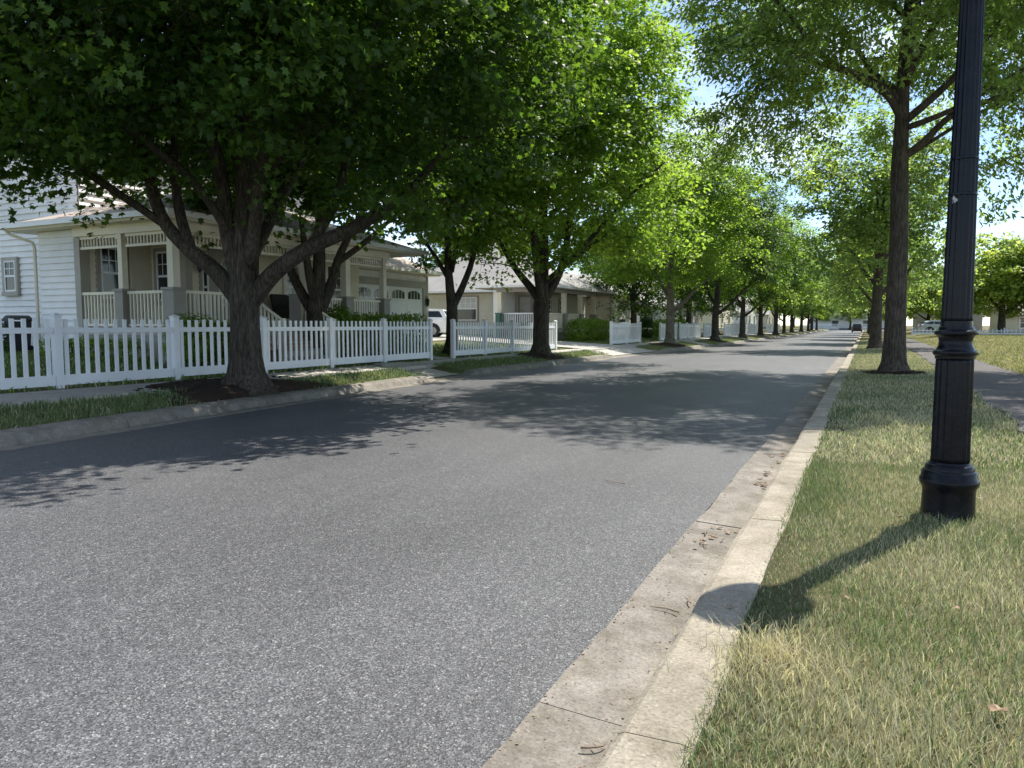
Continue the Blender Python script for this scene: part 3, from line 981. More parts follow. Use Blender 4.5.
far = 'distant street maple merging into the row along the far kerb'
for i, (y, src) in enumerate(((86, A2), (99, A3), (113, A2), (127, A3), (142, A2), (158, A3), (175, A2), (192, A3))):
    s = 1 + 0.1 * math.sin(i * 2.3)
    dup(src, (-10.6 + .25 * math.sin(i * 1.7), y, .3), 1.1 + i * 1.3, (s, s, s * (1 - .03 * i % .1)), far, G1)

# yard trees behind the fence
Y1_trunk = [(0, 0, -.1, .5), (0, 0, .15, .38), (0, 0, .5, .31), (0, 0, 1.3, .28), (0, 0, 1.65, .24), (.1, 0, 2.6, .17), (.1, .1, 4.2, .13), (0, 0, 6.5, .05)]
Y1_limbs = [
    [cr(-.05, 0, 1.25) + (.17,), cr(-.5, .1, 2.0) + (.14,), cr(-.95, .2, 3.0) + (.11,), cr(-1.3, .2, 4.6) + (.05,)],
    [cr(.05, 0, 1.3) + (.17,), cr(.4, .1, 2.2) + (.15,), cr(.7, .1, 3.1) + (.11,), cr(1.5, .2, 4.6) + (.05,)],
    [cr(0, 0, 1.4) + (.14,), cr(-.15, -.2, 2.4) + (.12,), cr(-.3, -.4, 4.0) + (.06,)],
    [cr(.6, .1, 2.8) + (.1,), cr(1.4, .2, 3.4) + (.08,), cr(2.4, .3, 4.3) + (.04,)],
]
w_, lf = grow_tree(41, Y1_trunk, Y1_limbs, (0, 0, 6.3), (3.8, 4.0, 3.4), 150, 170, .175, LEAF_MAPLE, FACE_MAPLE, .9, low=.75, yellow=.12)
tree_obj('yard_tree', 'low forking dark tree in front of the near porch behind the fence', 'tree', (-14.1, 16.55, .44), w_, lf, M['bark'], M['maple'], 'yard trees')
Y2_trunk = [(0, 0, -.1, .38), (0, 0, .15, .28), (0, 0, .5, .23), (0, 0, 1.7, .2), (-.05, -.05, 2.3, .16), (-.1, -.1, 3.2, .13), (-.1, -.1, 4.5, .09), (0, 0, 7, .04)]
Y2_limbs = [[cr(.03, 0, 1.65) + (.15,), cr(.4, 0, 2.4) + (.12,), cr(.75, .1, 3.4) + (.1,), cr(1.0, .2, 5) + (.05,)],
            [cr(-.1, 0, 2.6) + (.09,), cr(-.7, .1, 3.6) + (.07,), cr(-1.4, .2, 4.5) + (.04,)],
            [cr(0, 0, 2.9) + (.09,), cr(.3, -1, 4) + (.07,), cr(.5, -1.8, 5) + (.04,)]]
w_, lf = grow_tree(42, Y2_trunk, Y2_limbs, (.3, 0, 6.6), (2.4, 2.6, 3.2), 90, 200, .15, LEAF_MAPLE, FACE_MAPLE, .85, low=.8, yellow=.15)
tree_obj('yard_tree', 'dark two stemmed tree by the gap between the first two fences', 'tree', (-13.35, 22.85, .45), w_, lf, M['bark'], M['bright'], 'yard trees')
B1 = row_tree(51, 7.5, 2.8, M['bark'], M['maple'], 'yard_tree', 'small yard tree in front of the tan wing and white gable', (-14.2, 48.6, .5), 'yard trees', 70, 130, .18, 1.9, tr=.2)
dup(B1, (-13.6, 63, .5), 2, (1.1, 1.1, 1.15), 'dark yard tree behind the fourth run of white fence', 'yard trees')
dup(B1, (-14, 78, .5), 3.3, (1.2, 1.2, 1.2), 'small yard tree far along behind the white fences', 'yard trees')
# tall trees behind the houses
for i, (x, y, s, rz, lab) in enumerate([(-34, 32, 1.0, .3, 'tall tree behind the nearest house roof'), (-31, 58, 1.05, 1.9, 'tall tree behind the grey roofed house'), (-27, 82, .95, 2.9, 'tall tree behind the white gabled garage'), (-29, 105, 1.0, 4.4, 'tall tree behind the far left houses'), (-42, 14, 1.1, 5.0, 'tall tree beyond the two storey wing at the far left')]):
    dup(A2 if i % 2 else A3, (x, y, .9), rz, (s, s, s), lab, 'trees behind the houses')

# near side: narrow leaved street trees with tall clean trunks
R1_trunk = [(0, 0, -.15, 0.448), (0, 0, .06, 0.360), (0, 0, .3, 0.296), (0, 0, .8, 0.260), (-.01, 0, 2, 0.240), (0, 0, 3.6, 0.224), (-.05, 0, 5.2, 0.216), (-.05, .05, 6.2, 0.176), (-.05, 0, 8, 0.136), (.05, 0, 11, 0.080), (0, 0, 14, 0.024)]
R1_limbs = [
    [cr(-.02, 0, 6.50) + (0.108,), cr(-.5, -.1, 7.15) + (0.094,), cr(-1.3, -.3, 7.50) + (0.083,), cr(-2.4, -.6, 7.95) + (0.068,), cr(-3.4, -1.0, 8.75) + (0.050,), cr(-4.6, -1.3, 9.75) + (0.029,)],
    [cr(-.02, 0, 6.95) + (0.086,), cr(-.8, .2, 7.65) + (0.072,), cr(-2.0, .5, 8.15) + (0.058,), cr(-3.2, .7, 9.05) + (0.036,)],
    [cr(.02, 0, 5.60) + (0.101,), cr(.5, -.1, 6.00) + (0.090,), cr(1.1, -.2, 6.60) + (0.079,), cr(2.0, -.4, 6.95) + (0.065,), cr(3.4, -.8, 7.45) + (0.043,), cr(4.6, -1.2, 7.85) + (0.022,)],
    [cr(.02, 0, 5.55) + (0.058,), cr(.9, .2, 6.10) + (0.050,), cr(2.2, .3, 6.86) + (0.040,), cr(3.8, .3, 7.52) + (0.022,)],
    [cr(.05, 0, 6.35) + (0.086,), cr(1.0, -.4, 6.70) + (0.065,), cr(2.4, -.9, 7.51) + (0.050,), cr(3.9, -1.2, 8.52) + (0.029,)],
    [cr(.05, 0, 7.65) + (0.101,), cr(.5, -.4, 8.85) + (0.086,), cr(1.0, -1.0, 9.80) + (0.058,), cr(1.6, -1.6, 11.80) + (0.029,)],
    [cr(0, -.1, 7.45) + (0.094,), cr(-.6, -1.4, 8.45) + (0.072,), cr(-1.2, -3, 9.45) + (0.050,), cr(-1.6, -4.4, 10.25) + (0.022,)],
] + auto_limbs(np.random.default_rng(4), 8, 6.5, 11, 3.8, 9, .11)
hemR = [cr(a, f, z) for a, f, z in [(2.4, -.5, 5.4), (3.2, -1, 5.2), (4.0, -.8, 5.9), (4.6, -1.3, 5.0), (3.6, .2, 4.7), (5.0, -.4, 6.6), (2.6, -.9, 6.4), (1.8, -1.4, 6.9), (3.3, -1.8, 7.2), (4.4, -2, 7.6), (5.2, -1.5, 4.4), (1.2, .9, 5.0), (-4.2, -1.5, 7.0), (-4.6, -1.3, 6.2), (-4.0, -2.0, 7.8), (-5.0, -1.0, 8.2)]]
_r = np.random.default_rng(5)
hemR += [cr(_r.uniform(1.6, 6.2), _r.uniform(-3.2, 1.6), _r.uniform(5.2, 9.5)) for _ in range(30)]
w_, lf = grow_tree(17, R1_trunk, R1_limbs, (.1, 0, 10.6), (6.1, 6.8, 5.8), 500, 260, .165, LEAF_NARROW, FACE_SIMPLE, .85, low=.78, hang=1.0, extra=hemR, yellow=.12, droop=.9, sides=20)
R1 = tree_obj('street_tree', 'narrow leaved tree with straight brown trunk on the near verge beside the path', 'tree', (.7, 22, .19), w_, lf, M['bark_ash'], M['ash'], 'trees along the near verge')
R2 = row_tree(57, 13.0, 4.5, M['bark_ash'], M['ash'], 'street_tree', 'second near verge tree half hidden behind the straight brown trunk', (.5, 45, .19), 'trees along the near verge', 150, 150, .2, 3.0, tr=.26)
for i, y in enumerate((63, 80, 98, 117, 138)):
    dup(R2, (.6 + .2 * math.sin(i), y, .2), 3.5 + i * 1.4, (.95, .95, .98), 'distant narrow leaved tree further along the near verge', 'trees along the near verge')
# park trees on the right
P1 = row_tree(61, 9.6, 4.4, M['bark'], M['park'], 'park_tree', 'round bright tree by the white fence at the right edge', (11.0, 79, .5), 'trees beyond the dry lawn', 130, 150, .3, 2.0, tr=.28)
for i, (x, y, s, lab) in enumerate([(13.6, 81.6, .95, 'second trunk close behind the round tree at the right edge'), (24, 92, 1.1, 'broad tree at the far right beyond the dry lawn'), (7.0, 106, .8, 'small tree in front of the pale house at the end of the path'), (35, 115, 1.2, 'tallest tree of the far right background'), (20, 128, 1.3, 'big tree behind the long grey roof'), (4.8, 150, 1.15, 'tree past the pale house beside the path'), (11, 165, 1.3, 'far tree behind the pale house'), (28, 150, 1.35, 'hazy far tree on the right skyline')]):
    dup(P1, (x, y, .5), 1.3 * i + .7, (s, s, s), lab, 'trees beyond the dry lawn')
for i, x in enumerate((-34, -27, -20, -14.5, -9, -4, 2, 9, 17)):
    s = 1.25 + .25 * math.sin(i * 2.1)
    dup(P1 if i % 2 else A3, (x, 236 + 6 * math.cos(i * 3.1), .4), i * .9, (s, s, s), 'far tree closing the end of the street', 'trees at the end of the street')

# mulch under the trees
def mulch(x, y, r, h, label, ry=None):
    rr = random.Random(int(x * 100 + y))
    mb = MB()
    n, m = 30, 7
    vs_ = [(x, y, float(gz(x, y)) + h)]
    ph = [rr.uniform(0, 6.28) for _ in range(3)]
    for j in range(1, m + 1):
        t = j / m
        for k in range(n):
            a = 2 * math.pi * k / n
            q = r * t * (1 + .13 * math.sin(3 * a + ph[0]) + .08 * math.sin(5 * a + ph[1]))
            px, py = x + q * math.cos(a), y + (ry or 1) * q * math.sin(a)
            px = min(px, float(road_l(py)) - .66) if x < -5 else max(px, KB + .05)
            z = float(gz(px, py)) + h * (1 - t) ** 1.3 + .03 * (1 - t * t) + rr.uniform(-.012, .012) - (.03 if j == m else -.012)
            vs_.append((px, py, z))
    fs_ = [(0, 1 + k, 1 + (k + 1) % n) for k in range(n)]
    for j in range(m - 1):
        for k in range(n):
            a, b = 1 + j * n + k, 1 + j * n + (k + 1) % n
            fs_.append((a, a + n, b + n, b))
    for _ in range(160):
        a = rr.uniform(0, 6.28); q = r * math.sqrt(rr.uniform(0.02, 1.1)) * .95
        px, py = x + q * math.cos(a), y + (ry or 1) * q * math.sin(a)
        if x < -5 and px > float(road_l(py)) - .7: continue
        z = float(gz(px, py)) + h * max(0, 1 - q / r) ** 1.3 + .035
        b = rr.uniform(0, 6.28); L = rr.uniform(.02, .06)
        mb.obox((px, py, z), (math.cos(b), math.sin(b)), (-math.sin(b), math.cos(b)), (-L, L), (0, rr.uniform(.008, .02)), (-.01, .01))
    mb.add(vs_, fs_)
    return tag(mb.build('mulch', M['mulch'], smooth=False), label, 'mulch', kind='stuff')
mulch(-10.5, 10.4, 1.75, .13, 'dark bark mulch bed around the large near maple', 1.25)
mulch(-11.15, 25.9, 1.0, .14, 'dark mulch around the foot of the second maple', 1.3)
mulch(-10.5, 44, 1.3, .12, 'mulch island under the pale trunked maple', 1.9)
mulch(-10.3, 57, 1.0, .1, 'mulch under the dark trunked maple', 1.5)
mulch(.7, 22, .75, .07, 'bare earth and mulch around the near verge tree')

# ------------------------------------------------------------------ picket fences
def fence(label, posts, x=-12.5, bz=.39, top=1.6, axis='y', pk=.185, group='white picket fences'):
    """posts: positions along the run"""
    a0 = posts[0]
    loc = (x, a0, bz) if axis == 'y' else (a0, x, bz)
    t = thing('picket_fence', label, 'fence', loc, group)
    if axis == 'y': u, n, org = (0, 1), (1, 0), (x, 0, 0)
    else: u, n, org = (1, 0), (0, -1), (0, x, 0)
    rr = random.Random(int(a0 * 10))
    for i, p in enumerate(posts):
        m = MB()
        m.obox(org, u, n, (p - .064, p + .064), (bz - .3, top), (-.064, .064))
        m.obox(org, u, n, (p - .075, p + .075), (top, top + .022), (-.075, .075))
        w = top + .022
        c = (org[0] + u[0] * p, org[1] + u[1] * p)
        m.taper(c[0], c[1], w, w + .035, .07, .02)
        m.build('post', M['white'], t, bevel=.004)
        if i == len(posts) - 1: break
        q = posts[i + 1]
        a, b = p + .068, q - .068
        m = MB()
        nn = max(3, int(round((b - a) / pk)))
        for k in range(nn):
            c = a + (b - a) * (k + .5) / nn + rr.uniform(-.003, .003)
            m.obox(org, u, n, (c - .036, c + .036), (min(bz + .2, top - .3), top - .045 + rr.uniform(-.004, .004)), (-.012, .012))
        m.build('pickets', M['white'], t)
        m = MB()
        m.obox(org, u, n, (a, b), (top - .29, top - .195), (-.03, .03))
        m.build('top_rail', M['white'], t, bevel=.003)
        m = MB()
        m.obox(org, u, n, (a, b), (bz + .02, bz + .2), (-.03, .03))
        m.build('bottom_rail', M['white'], t, bevel=.003)
    return t
fence('nearest white picket fence running past the large near maple', [.8, 3.2, 5.6, 8.0, 10.4, 12.8, 15.15, 17.5, 20.0])
fence('white picket fence before the grey roofed house, second maple at its end', [21.45, 23.75, 26.05, 28.3, 30.5])
fence('short two panel white fence between driveway and yard tree', [38.5, 41.4, 44.2])
fence('white fence behind the pale trunked street maple', [49.1, 51.4, 53.8], bz=.36)
fence('white fence just past a narrow gap beside the pale trunked maple', [54.9, 57.4, 59.9, 62.4], bz=.36)
fence('distant white fence between dark trunks of the far row', [64, 66.4, 68.8], bz=.36)
for lab, ps in (('small far white fence beyond the second drive', [74, 76.4, 78.8, 81.2, 83.6]), ('far white fence glimpsed under the middle of the tree row', [88, 90.4, 92.8, 95.2, 97.6, 100]), ('last white fence at the far end of the left tree row', [108, 110.4, 112.8, 115.2, 117.6, 120, 122.4, 124.8])):
    fence(lab, ps, bz=.36, pk=.2)
fence('tiny white fence at the far left end of the street', list(np.arange(-17, -6.5, 2.5)), x=226, bz=.2, top=1.8, axis='x', pk=.22)
fence('tiny white fence straight ahead at the end of the street', list(np.arange(-3.5, 3, 2.5)), x=224, bz=.2, top=1.8, axis='x', pk=.22)
fence('long white fence along the far side of the dry lawn', list(np.arange(3.9, 38, 2.4)), x=78, bz=.56, top=1.16, axis='x', pk=.34)

# ------------------------------------------------------------------ houses
UX, UY = (1, 0), (0, 1)
FS = dict(front=((0, 1), (1, 0)), side=((1, 0), (0, -1)))      # front looks to the road (+X), side looks to the camera (-Y)
def siding(mb, p0, p1, z0, z1, e=.165):
    """lapped boards from p0 to p1 (left to right seen from outside)"""
    L = math.hypot(p1[0] - p0[0], p1[1] - p0[1])
    u = ((p1[0] - p0[0]) / L, (p1[1] - p0[1]) / L)
    n = (u[1], -u[0])
    z = z0
    while z < z1 - .01:
        h = min(e, z1 - z)
        vs_ = []
        for zz, d in ((z, .0), (z, .045), (z + h, .006)):
            for p in (p0, p1): vs_.append((p[0] + n[0] * d, p[1] + n[1] * d, zz))
        mb.add(vs_, [(0, 1, 3, 2), (2, 3, 5, 4)])
        z += h
def window(parent, O, face, w, h, trim, muntin=(3, 2), blind=False, tw=.1):
    """double hung window, O = centre of the sill line on the wall"""
    u, n = FS[face]
    O = (O[0] + n[0] * .042, O[1] + n[1] * .042, O[2])
    f = MB()
    f.obox(O, u, n, (-w / 2 - tw, -w / 2), (-tw, h + tw), (-.04, .05))
    f.obox(O, u, n, (w / 2, w / 2 + tw), (-tw, h + tw), (-.04, .05))
    f.obox(O, u, n, (-w / 2, w / 2), (h, h + tw), (-.04, .05))
    f.obox(O, u, n, (-w / 2 - tw * 1.2, w / 2 + tw * 1.2), (-tw - .03, -.0), (.0, .075))
    fo = f.build('window', trim, parent)
    s = MB()
    q = .05
    for a, b in ((-w / 2, -w / 2 + q), (w / 2 - q, w / 2)): s.obox(O, u, n, (a, b), (0, h), (.005, .042))
    for a, b in ((0, q), (h - q, h), (h * .5 - .03, h * .5 + .03)): s.obox(O, u, n, (-w / 2 + q, w / 2 - q), (a, b), (.005, .04))
    if muntin:
        for k in range(1, muntin[0]): 
            c = -w / 2 + q + (w - 2 * q) * k / muntin[0]
            s.obox(O, u, n, (c - .011, c + .011), (h * .5 + .03, h - q), (.012, .032))
        for k in range(1, muntin[1]):
            c = h * .5 + .03 + (h * .5 - .03 - q) * k / muntin[1]
            s.obox(O, u, n, (-w / 2 + q, w / 2 - q), (c - .011, c + .011), (.012, .03))
    s.build('sash', M['white'], fo)
    g = MB()
    g.obox(O, u, n, (-w / 2 + q, w / 2 - q), (q, h - q), (.006, .02))
    g.build('pane', M['glass'], fo)
    if blind:
        b = MB()
        b.obox(O, u, n, (-w / 2 + q, w / 2 - q), (h * .52, h - q), (.0, .0215))
        b.build('blind', M['blind'], fo)
    return fo
def railing(parent, O, face, a0, a1, z0, z1, mat, name='railing', step=.125, hw=.02):
    u, n = FS[face]
    m = MB()
    m.obox(O, u, n, (a0, a1), (z1 - .07, z1), (-.04, .04))
    m.obox(O, u, n, (a0, a1), (z0 + .06, z0 + .12), (-.03, .03))
    k = a0 + step * .6
    while k < a1 - .03:
        m.obox(O, u, n, (k - hw, k + hw), (z0 + .12, z1 - .07), (-hw, hw))
        k += step
    return m.build(name, mat, parent)
def column(parent, x, y, z0, zp, z1, mp, mc, w=.12, pw=.21):
    m = MB()
    m.taper(x, y, zp, z1, w * 1.05, w)
    m.taper(x, y, z1 - .12, z1, w + .02, w + .03)
    c = m.build('column', mc, parent)
    if zp > z0:
        m = MB()
        m.taper(x, y, z0, zp - .06, pw, pw)
        m.taper(x, y, zp - .06, zp, pw + .035, pw + .03)
        m.build('pier', mp, c)
    return c
def hip_roof(parent, x0, x1, y0, y1, ze, zr, oh, mat, fmat, th=.17, name='roof', ridge='auto', gutter=True):
    x0, x1, y0, y1 = x0 - oh, x1 + oh, y0 - oh, y1 + oh
    m = MB()
    w, d = x1 - x0, y1 - y0
    b = [(x0, y0, ze + th), (x1, y0, ze + th), (x1, y1, ze + th), (x0, y1, ze + th)]
    if w >= d: r = [(x0 + d / 2, (y0 + y1) / 2, zr), (x1 - d / 2, (y0 + y1) / 2, zr)]; fs_ = [(0, 1, 5, 4), (1, 2, 5), (2, 3, 4, 5), (3, 0, 4)]
    else: r = [((x0 + x1) / 2, y0 + w / 2, zr), ((x0 + x1) / 2, y1 - w / 2, zr)]; fs_ = [(0, 1, 4), (1, 2, 5, 4), (2, 3, 5), (3, 0, 4, 5)]
    m.add(b + r, fs_)
    ro = m.build(name, mat, parent)
    f = MB()
    f.box(x0 + .02, x1 - .02, y0 + .02, y1 - .02, ze, ze + .02)
    for q in ((x0, x1, y0, y0 + .03), (x0, x1, y1 - .03, y1), (x0, x0 + .03, y0 + .03, y1 - .03), (x1 - .03, x1, y0 + .03, y1 - .03)):
        f.box(q[0], q[1], q[2], q[3], ze + .022, ze + th - .012)
    f.build('fascia', fmat, ro)
    if gutter:
        g = MB()
        g.box(x0 - .11, x1 + .11, y0 - .11, y0 - .004, ze + .05, ze + th + .01)
        g.box(x1 + .004, x1 + .11, y0 - .004, y1 + .11, ze + .05, ze + th + .01)
        g.build('rain_gutter', M['white'], ro)
    return ro
def lantern(parent, x, y, z):
    m = MB()
    m.box(x, x + .16, y - .02, y + .02, z + .22, z + .26)
    m.lathe([(.02, .2), (.09, .14), (.075, .12), (.06, -.1), (.03, -.14), (.01, -.17)], 8, (x + .15, y, z))
    return m.build('wall_lantern', M['iron'], parent)

# ---- house A: wrap-around porch, cream and white siding, garage
hA = thing('porch_house', 'cream house with wraparound porch, two car garage and white siding behind the nearest fence', 'house', (-18, 16, .5))
FZ = 1.36
Xf, Yc = -14.82, 12.36
m = MB(); siding(m, (-19.85, Yc), (-18.35, Yc), .75, 3.9); m.box(-19.82, -18.37, Yc + .01, 14.4, .4, 3.88)
m.build('wall', M['siding'], hA, label='white siding bay at left end of the porch')
m = MB(); siding(m, (-18.2, Yc + .2), (-18.2, 14.4), FZ, 3.9); m.box(-18.38, -18.21, Yc + .14, 14.4, .4, 3.88); m.build('wall', M['cream'], hA)
m = MB(); m.box(-18.36, -18.14, Yc - .06, Yc + .21, .45, 3.67); m.build('corner_board', M['greige'], hA)
m = MB(); siding(m, (-18.15, 14.4), (-16.9, 14.4), FZ, 3.9); siding(m, (-16.8, 14.55), (-16.8, 22.0), FZ, 3.9); m.box(-22, -16.815, 14.415, 22, .4, 3.88)
m.build('wall', M['cream'], hA)
m = MB(); m.box(-16.95, -16.735, 14.335, 14.56, FZ, 3.88); m.build('corner_board', M['greige'], hA)
m = MB(); m.box(-18.17, -18.11, 13.74, 14.38, FZ, 3.6); m.box(-18.11, -18.08, 13.68, 13.76, FZ, 3.66); m.build('side_door', M['beige'], hA)
m = MB(); siding(m, (-33, 13.6), (-20.0, 13.6), .75, 7.6, .18); m.box(-33, -20.02, 13.62, 24, .4, 7.58); siding(m, (-20.0, 13.6), (-20.0, 24), 3.9, 7.6, .18)
m.build('wall', M['siding'], hA, label='two storey wing with white siding')
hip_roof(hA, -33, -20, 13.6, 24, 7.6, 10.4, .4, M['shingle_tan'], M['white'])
m = MB(); m.box(-33, -19.8, Yc + .02, 13.56, .35, .74); m.box(-33.02, -19.98, 13.5, 13.59, .35, .74); m.build('foundation', M['found'], hA)
# porch deck and skirt
m = MB(); m.box(-18.2, Xf + .1, Yc - .08, 14.4, FZ - .16, FZ); m.box(-16.8, Xf + .1, 14.4, 20.9, FZ - .16, FZ); m.build('porch_floor', M['deck'], hA)
m = MB(); m.box(-18.2, Xf + .02, Yc, 14.4, .4, FZ - .16); m.box(-16.8, Xf + .02, 14.4, 20.8, .4, FZ - .16); m.build('porch_skirt', M['greige'], hA)
m = MB(); m.box(-18.3, Xf + .12, Yc - .12, Yc + .12, 3.68, 3.9); m.box(Xf - .12, Xf + .12, Yc + .12, 21.0, 3.68, 3.9); m.build('porch_beam', M['creamtrim'], hA)
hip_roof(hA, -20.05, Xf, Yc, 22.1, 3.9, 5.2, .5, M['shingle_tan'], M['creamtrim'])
column(hA, -16.6, Yc, FZ, 2.34, 3.68, M['greytrim'], M['creamtrim'], .075, .15)
column(hA, Xf, Yc, FZ, 2.34, 3.68, M['greytrim'], M['creamtrim'], .095, .18)
column(hA, Xf, 14.35, FZ, 2.34, 3.68, M['greytrim'], M['creamtrim'])
column(hA, Xf, 16.65, FZ, 2.34, 3.68, M['greytrim'], M['creamtrim'])
column(hA, Xf, 18.75, FZ, 2.34, 3.68, M['greytrim'], M['creamtrim'], .11, .18)
column(hA, Xf, 20.75, FZ, 2.34, 3.68, M['greytrim'], M['creamtrim'], .085, .16)
for a0, a1 in ((-18.15, -16.77), (-16.43, -15.02)):
    railing(hA, (0, Yc, 0), 'side', a0, a1, FZ, 2.28, M['creamtrim'])
    railing(hA, (0, Yc, 0), 'side', a0, a1 + .1, 3.3, 3.68, M['creamtrim'], 'frieze', .115, .017)
for a0, a1 in ((12.6, 14.12), (16.87, 18.52), (18.98, 20.54)):
    railing(hA, (Xf, 0, 0), 'front', a0, a1, FZ, 2.28, M['creamtrim'])
for a0, a1 in ((12.5, 14.22), (14.48, 16.5), (16.78, 18.6), (18.9, 20.63)):
    railing(hA, (Xf, 0, 0), 'front', a0, a1, 3.3, 3.68, M['creamtrim'], 'frieze', .115, .017)
window(hA, (-18.195, 13.2, 2.15), 'front', .7, 1.35, M['greytrim'])
window(hA, (-17.5, 14.385, 2.12), 'side', .66, 1.35, M['greytrim'])
window(hA, (-23.15, 13.57, 2.45), 'side', .55, .92, M['greige'], (2, 2))
window(hA, (-25.6, 13.585, 5.2), 'side', .8, 1.4, M['greige'], (2, 2))
window(hA, (-16.785, 18.6, 1.85), 'front', .9, 1.65, M['creamtrim'])
window(hA, (-16.785, 20.55, 1.85), 'front', .8, 1.65, M['creamtrim'])
m = MB()
O = (-16.765, 15.75, FZ)
m.obox(O, UY, UX, (-.62, -.5), (0, 2.3), (0, .06)); m.obox(O, UY, UX, (.5, .62), (0, 2.3), (0, .06)); m.obox(O, UY, UX, (-.62, .62), (2.18, 2.36), (0, .07))
m.obox(O, UY, UX, (-.5, .5), (0, 2.18), (0, .035))
dA = m.build('front_door', M['greige'], hA)
m = MB()
ell = [(.27 * math.cos(2 * math.pi * k / 28), .68 * math.sin(2 * math.pi * k / 28)) for k in range(28)]
m.add([(O[0] + .05, O[1] + a, O[2] + 1.3 + b) for a, b in ell], [tuple(range(28))]); m.build('door_glass', M['doorglass'], dA)
m = MB(); pts = [(O[0] + .05, O[1] + 1.06 * a, O[2] + 1.3 + 1.04 * b) for a, b in ell]; m.tube(pts + [pts[0], pts[1]], [.022] * 30, 5); m.build('glass_trim', M['creamtrim'], dA)
m = MB(); m.lathe([(.01, 0), (.035, .01), (.035, .05), (.01, .06)], 8, (O[0] + .09, O[1] + .42, O[2] + .98)); m.build('handle', M['iron'], dA)
window(hA, (-16.785, 14.98, FZ + .2), 'front', .22, 1.9, M['greige'], None, tw=.06)
window(hA, (-16.785, 16.6, FZ + .2), 'front', .22, 1.9, M['greige'], None, tw=.06)
lantern(hA, -16.78, 14.72, 3.05)
# downspout
m = MB(); x = -19.96
m.tube([(-20.45, Yc - .52, 3.95), (-20.4, Yc - .4, 3.82), (x, Yc - .1, 3.62), (x, Yc - .06, 3.5), (x, Yc - .06, .6)], [.045] * 5, 6); m.build('downspout', M['creamtrim'], hA)
# brick steps to the porch
m = MB()
for i in range(4): m.box(Xf + .14 + .3 * i, Xf + .14 + .3 * (i + 1), 14.65, 16.35, .4, FZ - .2 - .2 * i)
st = m.build('brick_steps', M['brick'], hA)
m = MB()
for i in range(4): m.box(Xf + .15 + .3 * i, Xf + .17 + .3 * (i + 1), 14.63, 16.37, FZ - .197 - .2 * i, FZ - .157 - .2 * i)
m.build('tread', M['walk'], st)
for y in (14.5, 16.5):
    m = MB(); m.tube([(Xf + .2, y, 2.25), (Xf + 1.35, y, 1.55)], [.04, .04], 6); m.box(Xf + 1.3, Xf + 1.4, y - .05, y + .05, .4, 1.62); m.box(Xf + .15, Xf + .24, y - .045, y + .045, FZ, 2.3)
    k = Xf + .35
    while k < Xf + 1.3:
        zt = 2.25 - (k - Xf - .2) / 1.15 * .7
        m.box(k - .018, k + .018, y - .018, y + .018, max(.45, zt - .85), zt); k += .13
    m.build('handrail', M['creamtrim'], hA)
# garage
GX = -17.2
m = MB(); siding(m, (GX, 21.6), (GX, 27.3), .72, 3.55); siding(m, (-24, 21.58), (GX, 21.58), 2.9, 3.55); m.box(-26, GX - .015, 21.6, 27.3, .4, 3.54)
m.build('wall', M['siding'], hA, label='white siding of the garage front')
m = MB(); m.box(GX - .1, GX + .05, 27.2, 27.34, .6, 3.55); m.build('corner_board', M['greige'], hA)
hip_roof(hA, -26, GX, 21.9, 27.3, 3.55, 5.3, .45, M['shingle_tan'], M['creamtrim'])
O = (GX + .06, 24.45, .66)
m = MB(); m.obox(O, UY, UX, (-2.62, -2.38), (0, 2.62), (-.02, .06)); m.obox(O, UY, UX, (2.38, 2.62), (0, 2.62), (-.02, .06)); m.obox(O, UY, UX, (-2.38, 2.38), (2.34, 2.62), (-.02, .06))
gd = m.build('garage_surround', M['greige'], hA)
gd = MB()
for k in range(4):
    gd.obox(O, UY, UX, (-2.38, 2.38), (.585 * k + .012, .585 * (k + 1) - .004), (-.02, .012))
    if k < 3:
        for j in range(4): gd.obox(O, UY, UX, (-2.25 + 1.14 * j, -1.19 + 1.14 * j), (.585 * k + .1, .585 * k + .5), (.012, .022))
gdo = gd.build('garage_door', M['white'], hA)
for j in range(4):
    m = MB(); c = -1.72 + 1.147 * j
    arc = [(c - .45, 1.85), (c + .45, 1.85)] + [(c + .45 * math.cos(t), 2.07 + .14 * math.sin(t)) for t in np.linspace(0, math.pi, 9)]
    m.add([(O[0] + .02, O[1] + a, O[2] + b) for a, b in arc], [tuple(range(len(arc)))]); m.build('pane', M['glass'], gdo)
    m = MB()
    m.obox(O, UY, UX, (c - .45, c + .45), (1.838, 1.864), (.022, .033))
    for kk in (-.23, 0, .23): m.obox(O, UY, UX, (c + kk - .014, c + kk + .014), (1.85, 2.07 + .13 * math.sqrt(max(0, 1 - (kk / .45) ** 2))), (.022, .034))
    m.build('muntins', M['white'], gdo)
lantern(hA, GX + .05, 27.05, 2.4)
lantern(hA, GX + .05, 21.75, 2.4)

# ---- house B: grey roof, corner porch
hB = thing('porch_house', 'pale house with broad grey roof and corner porch behind the second fence', 'house', (-20, 44, .6))
Bx, By = -16.5, 38.6
m = MB(); siding(m, (-29, 42.2), (-19.6, 42.2), 1.0, 3.5); m.box(-29, -19.6, 42.215, 53, .4, 3.49); siding(m, (-19.6, 42.2), (-19.6, 40.4), 1.0, 3.5) if False else None
m.build('wall', M['beige'], hB)
m = MB(); m.box(-19.75, -19.45, By, 42.3, .4, 3.5); m.build('wall', M['siding'], hB, label='white corner wall at the porch end')
m = MB(); siding(m, (-19.4, 41.0), (-18.3, 41.0), 1.2, 3.5); siding(m, (-18.3, 41.0), (-18.3, 50.2), 1.2, 3.5); m.box(-19.6, -18.315, 41.015, 50.2, .4, 3.49); m.build('wall', M['beige'], hB)
hip_roof(hB, -29, -19.2, 42.2, 54, 3.5, 7.4, .45, M['shingle_grey'], M['greytrim'])
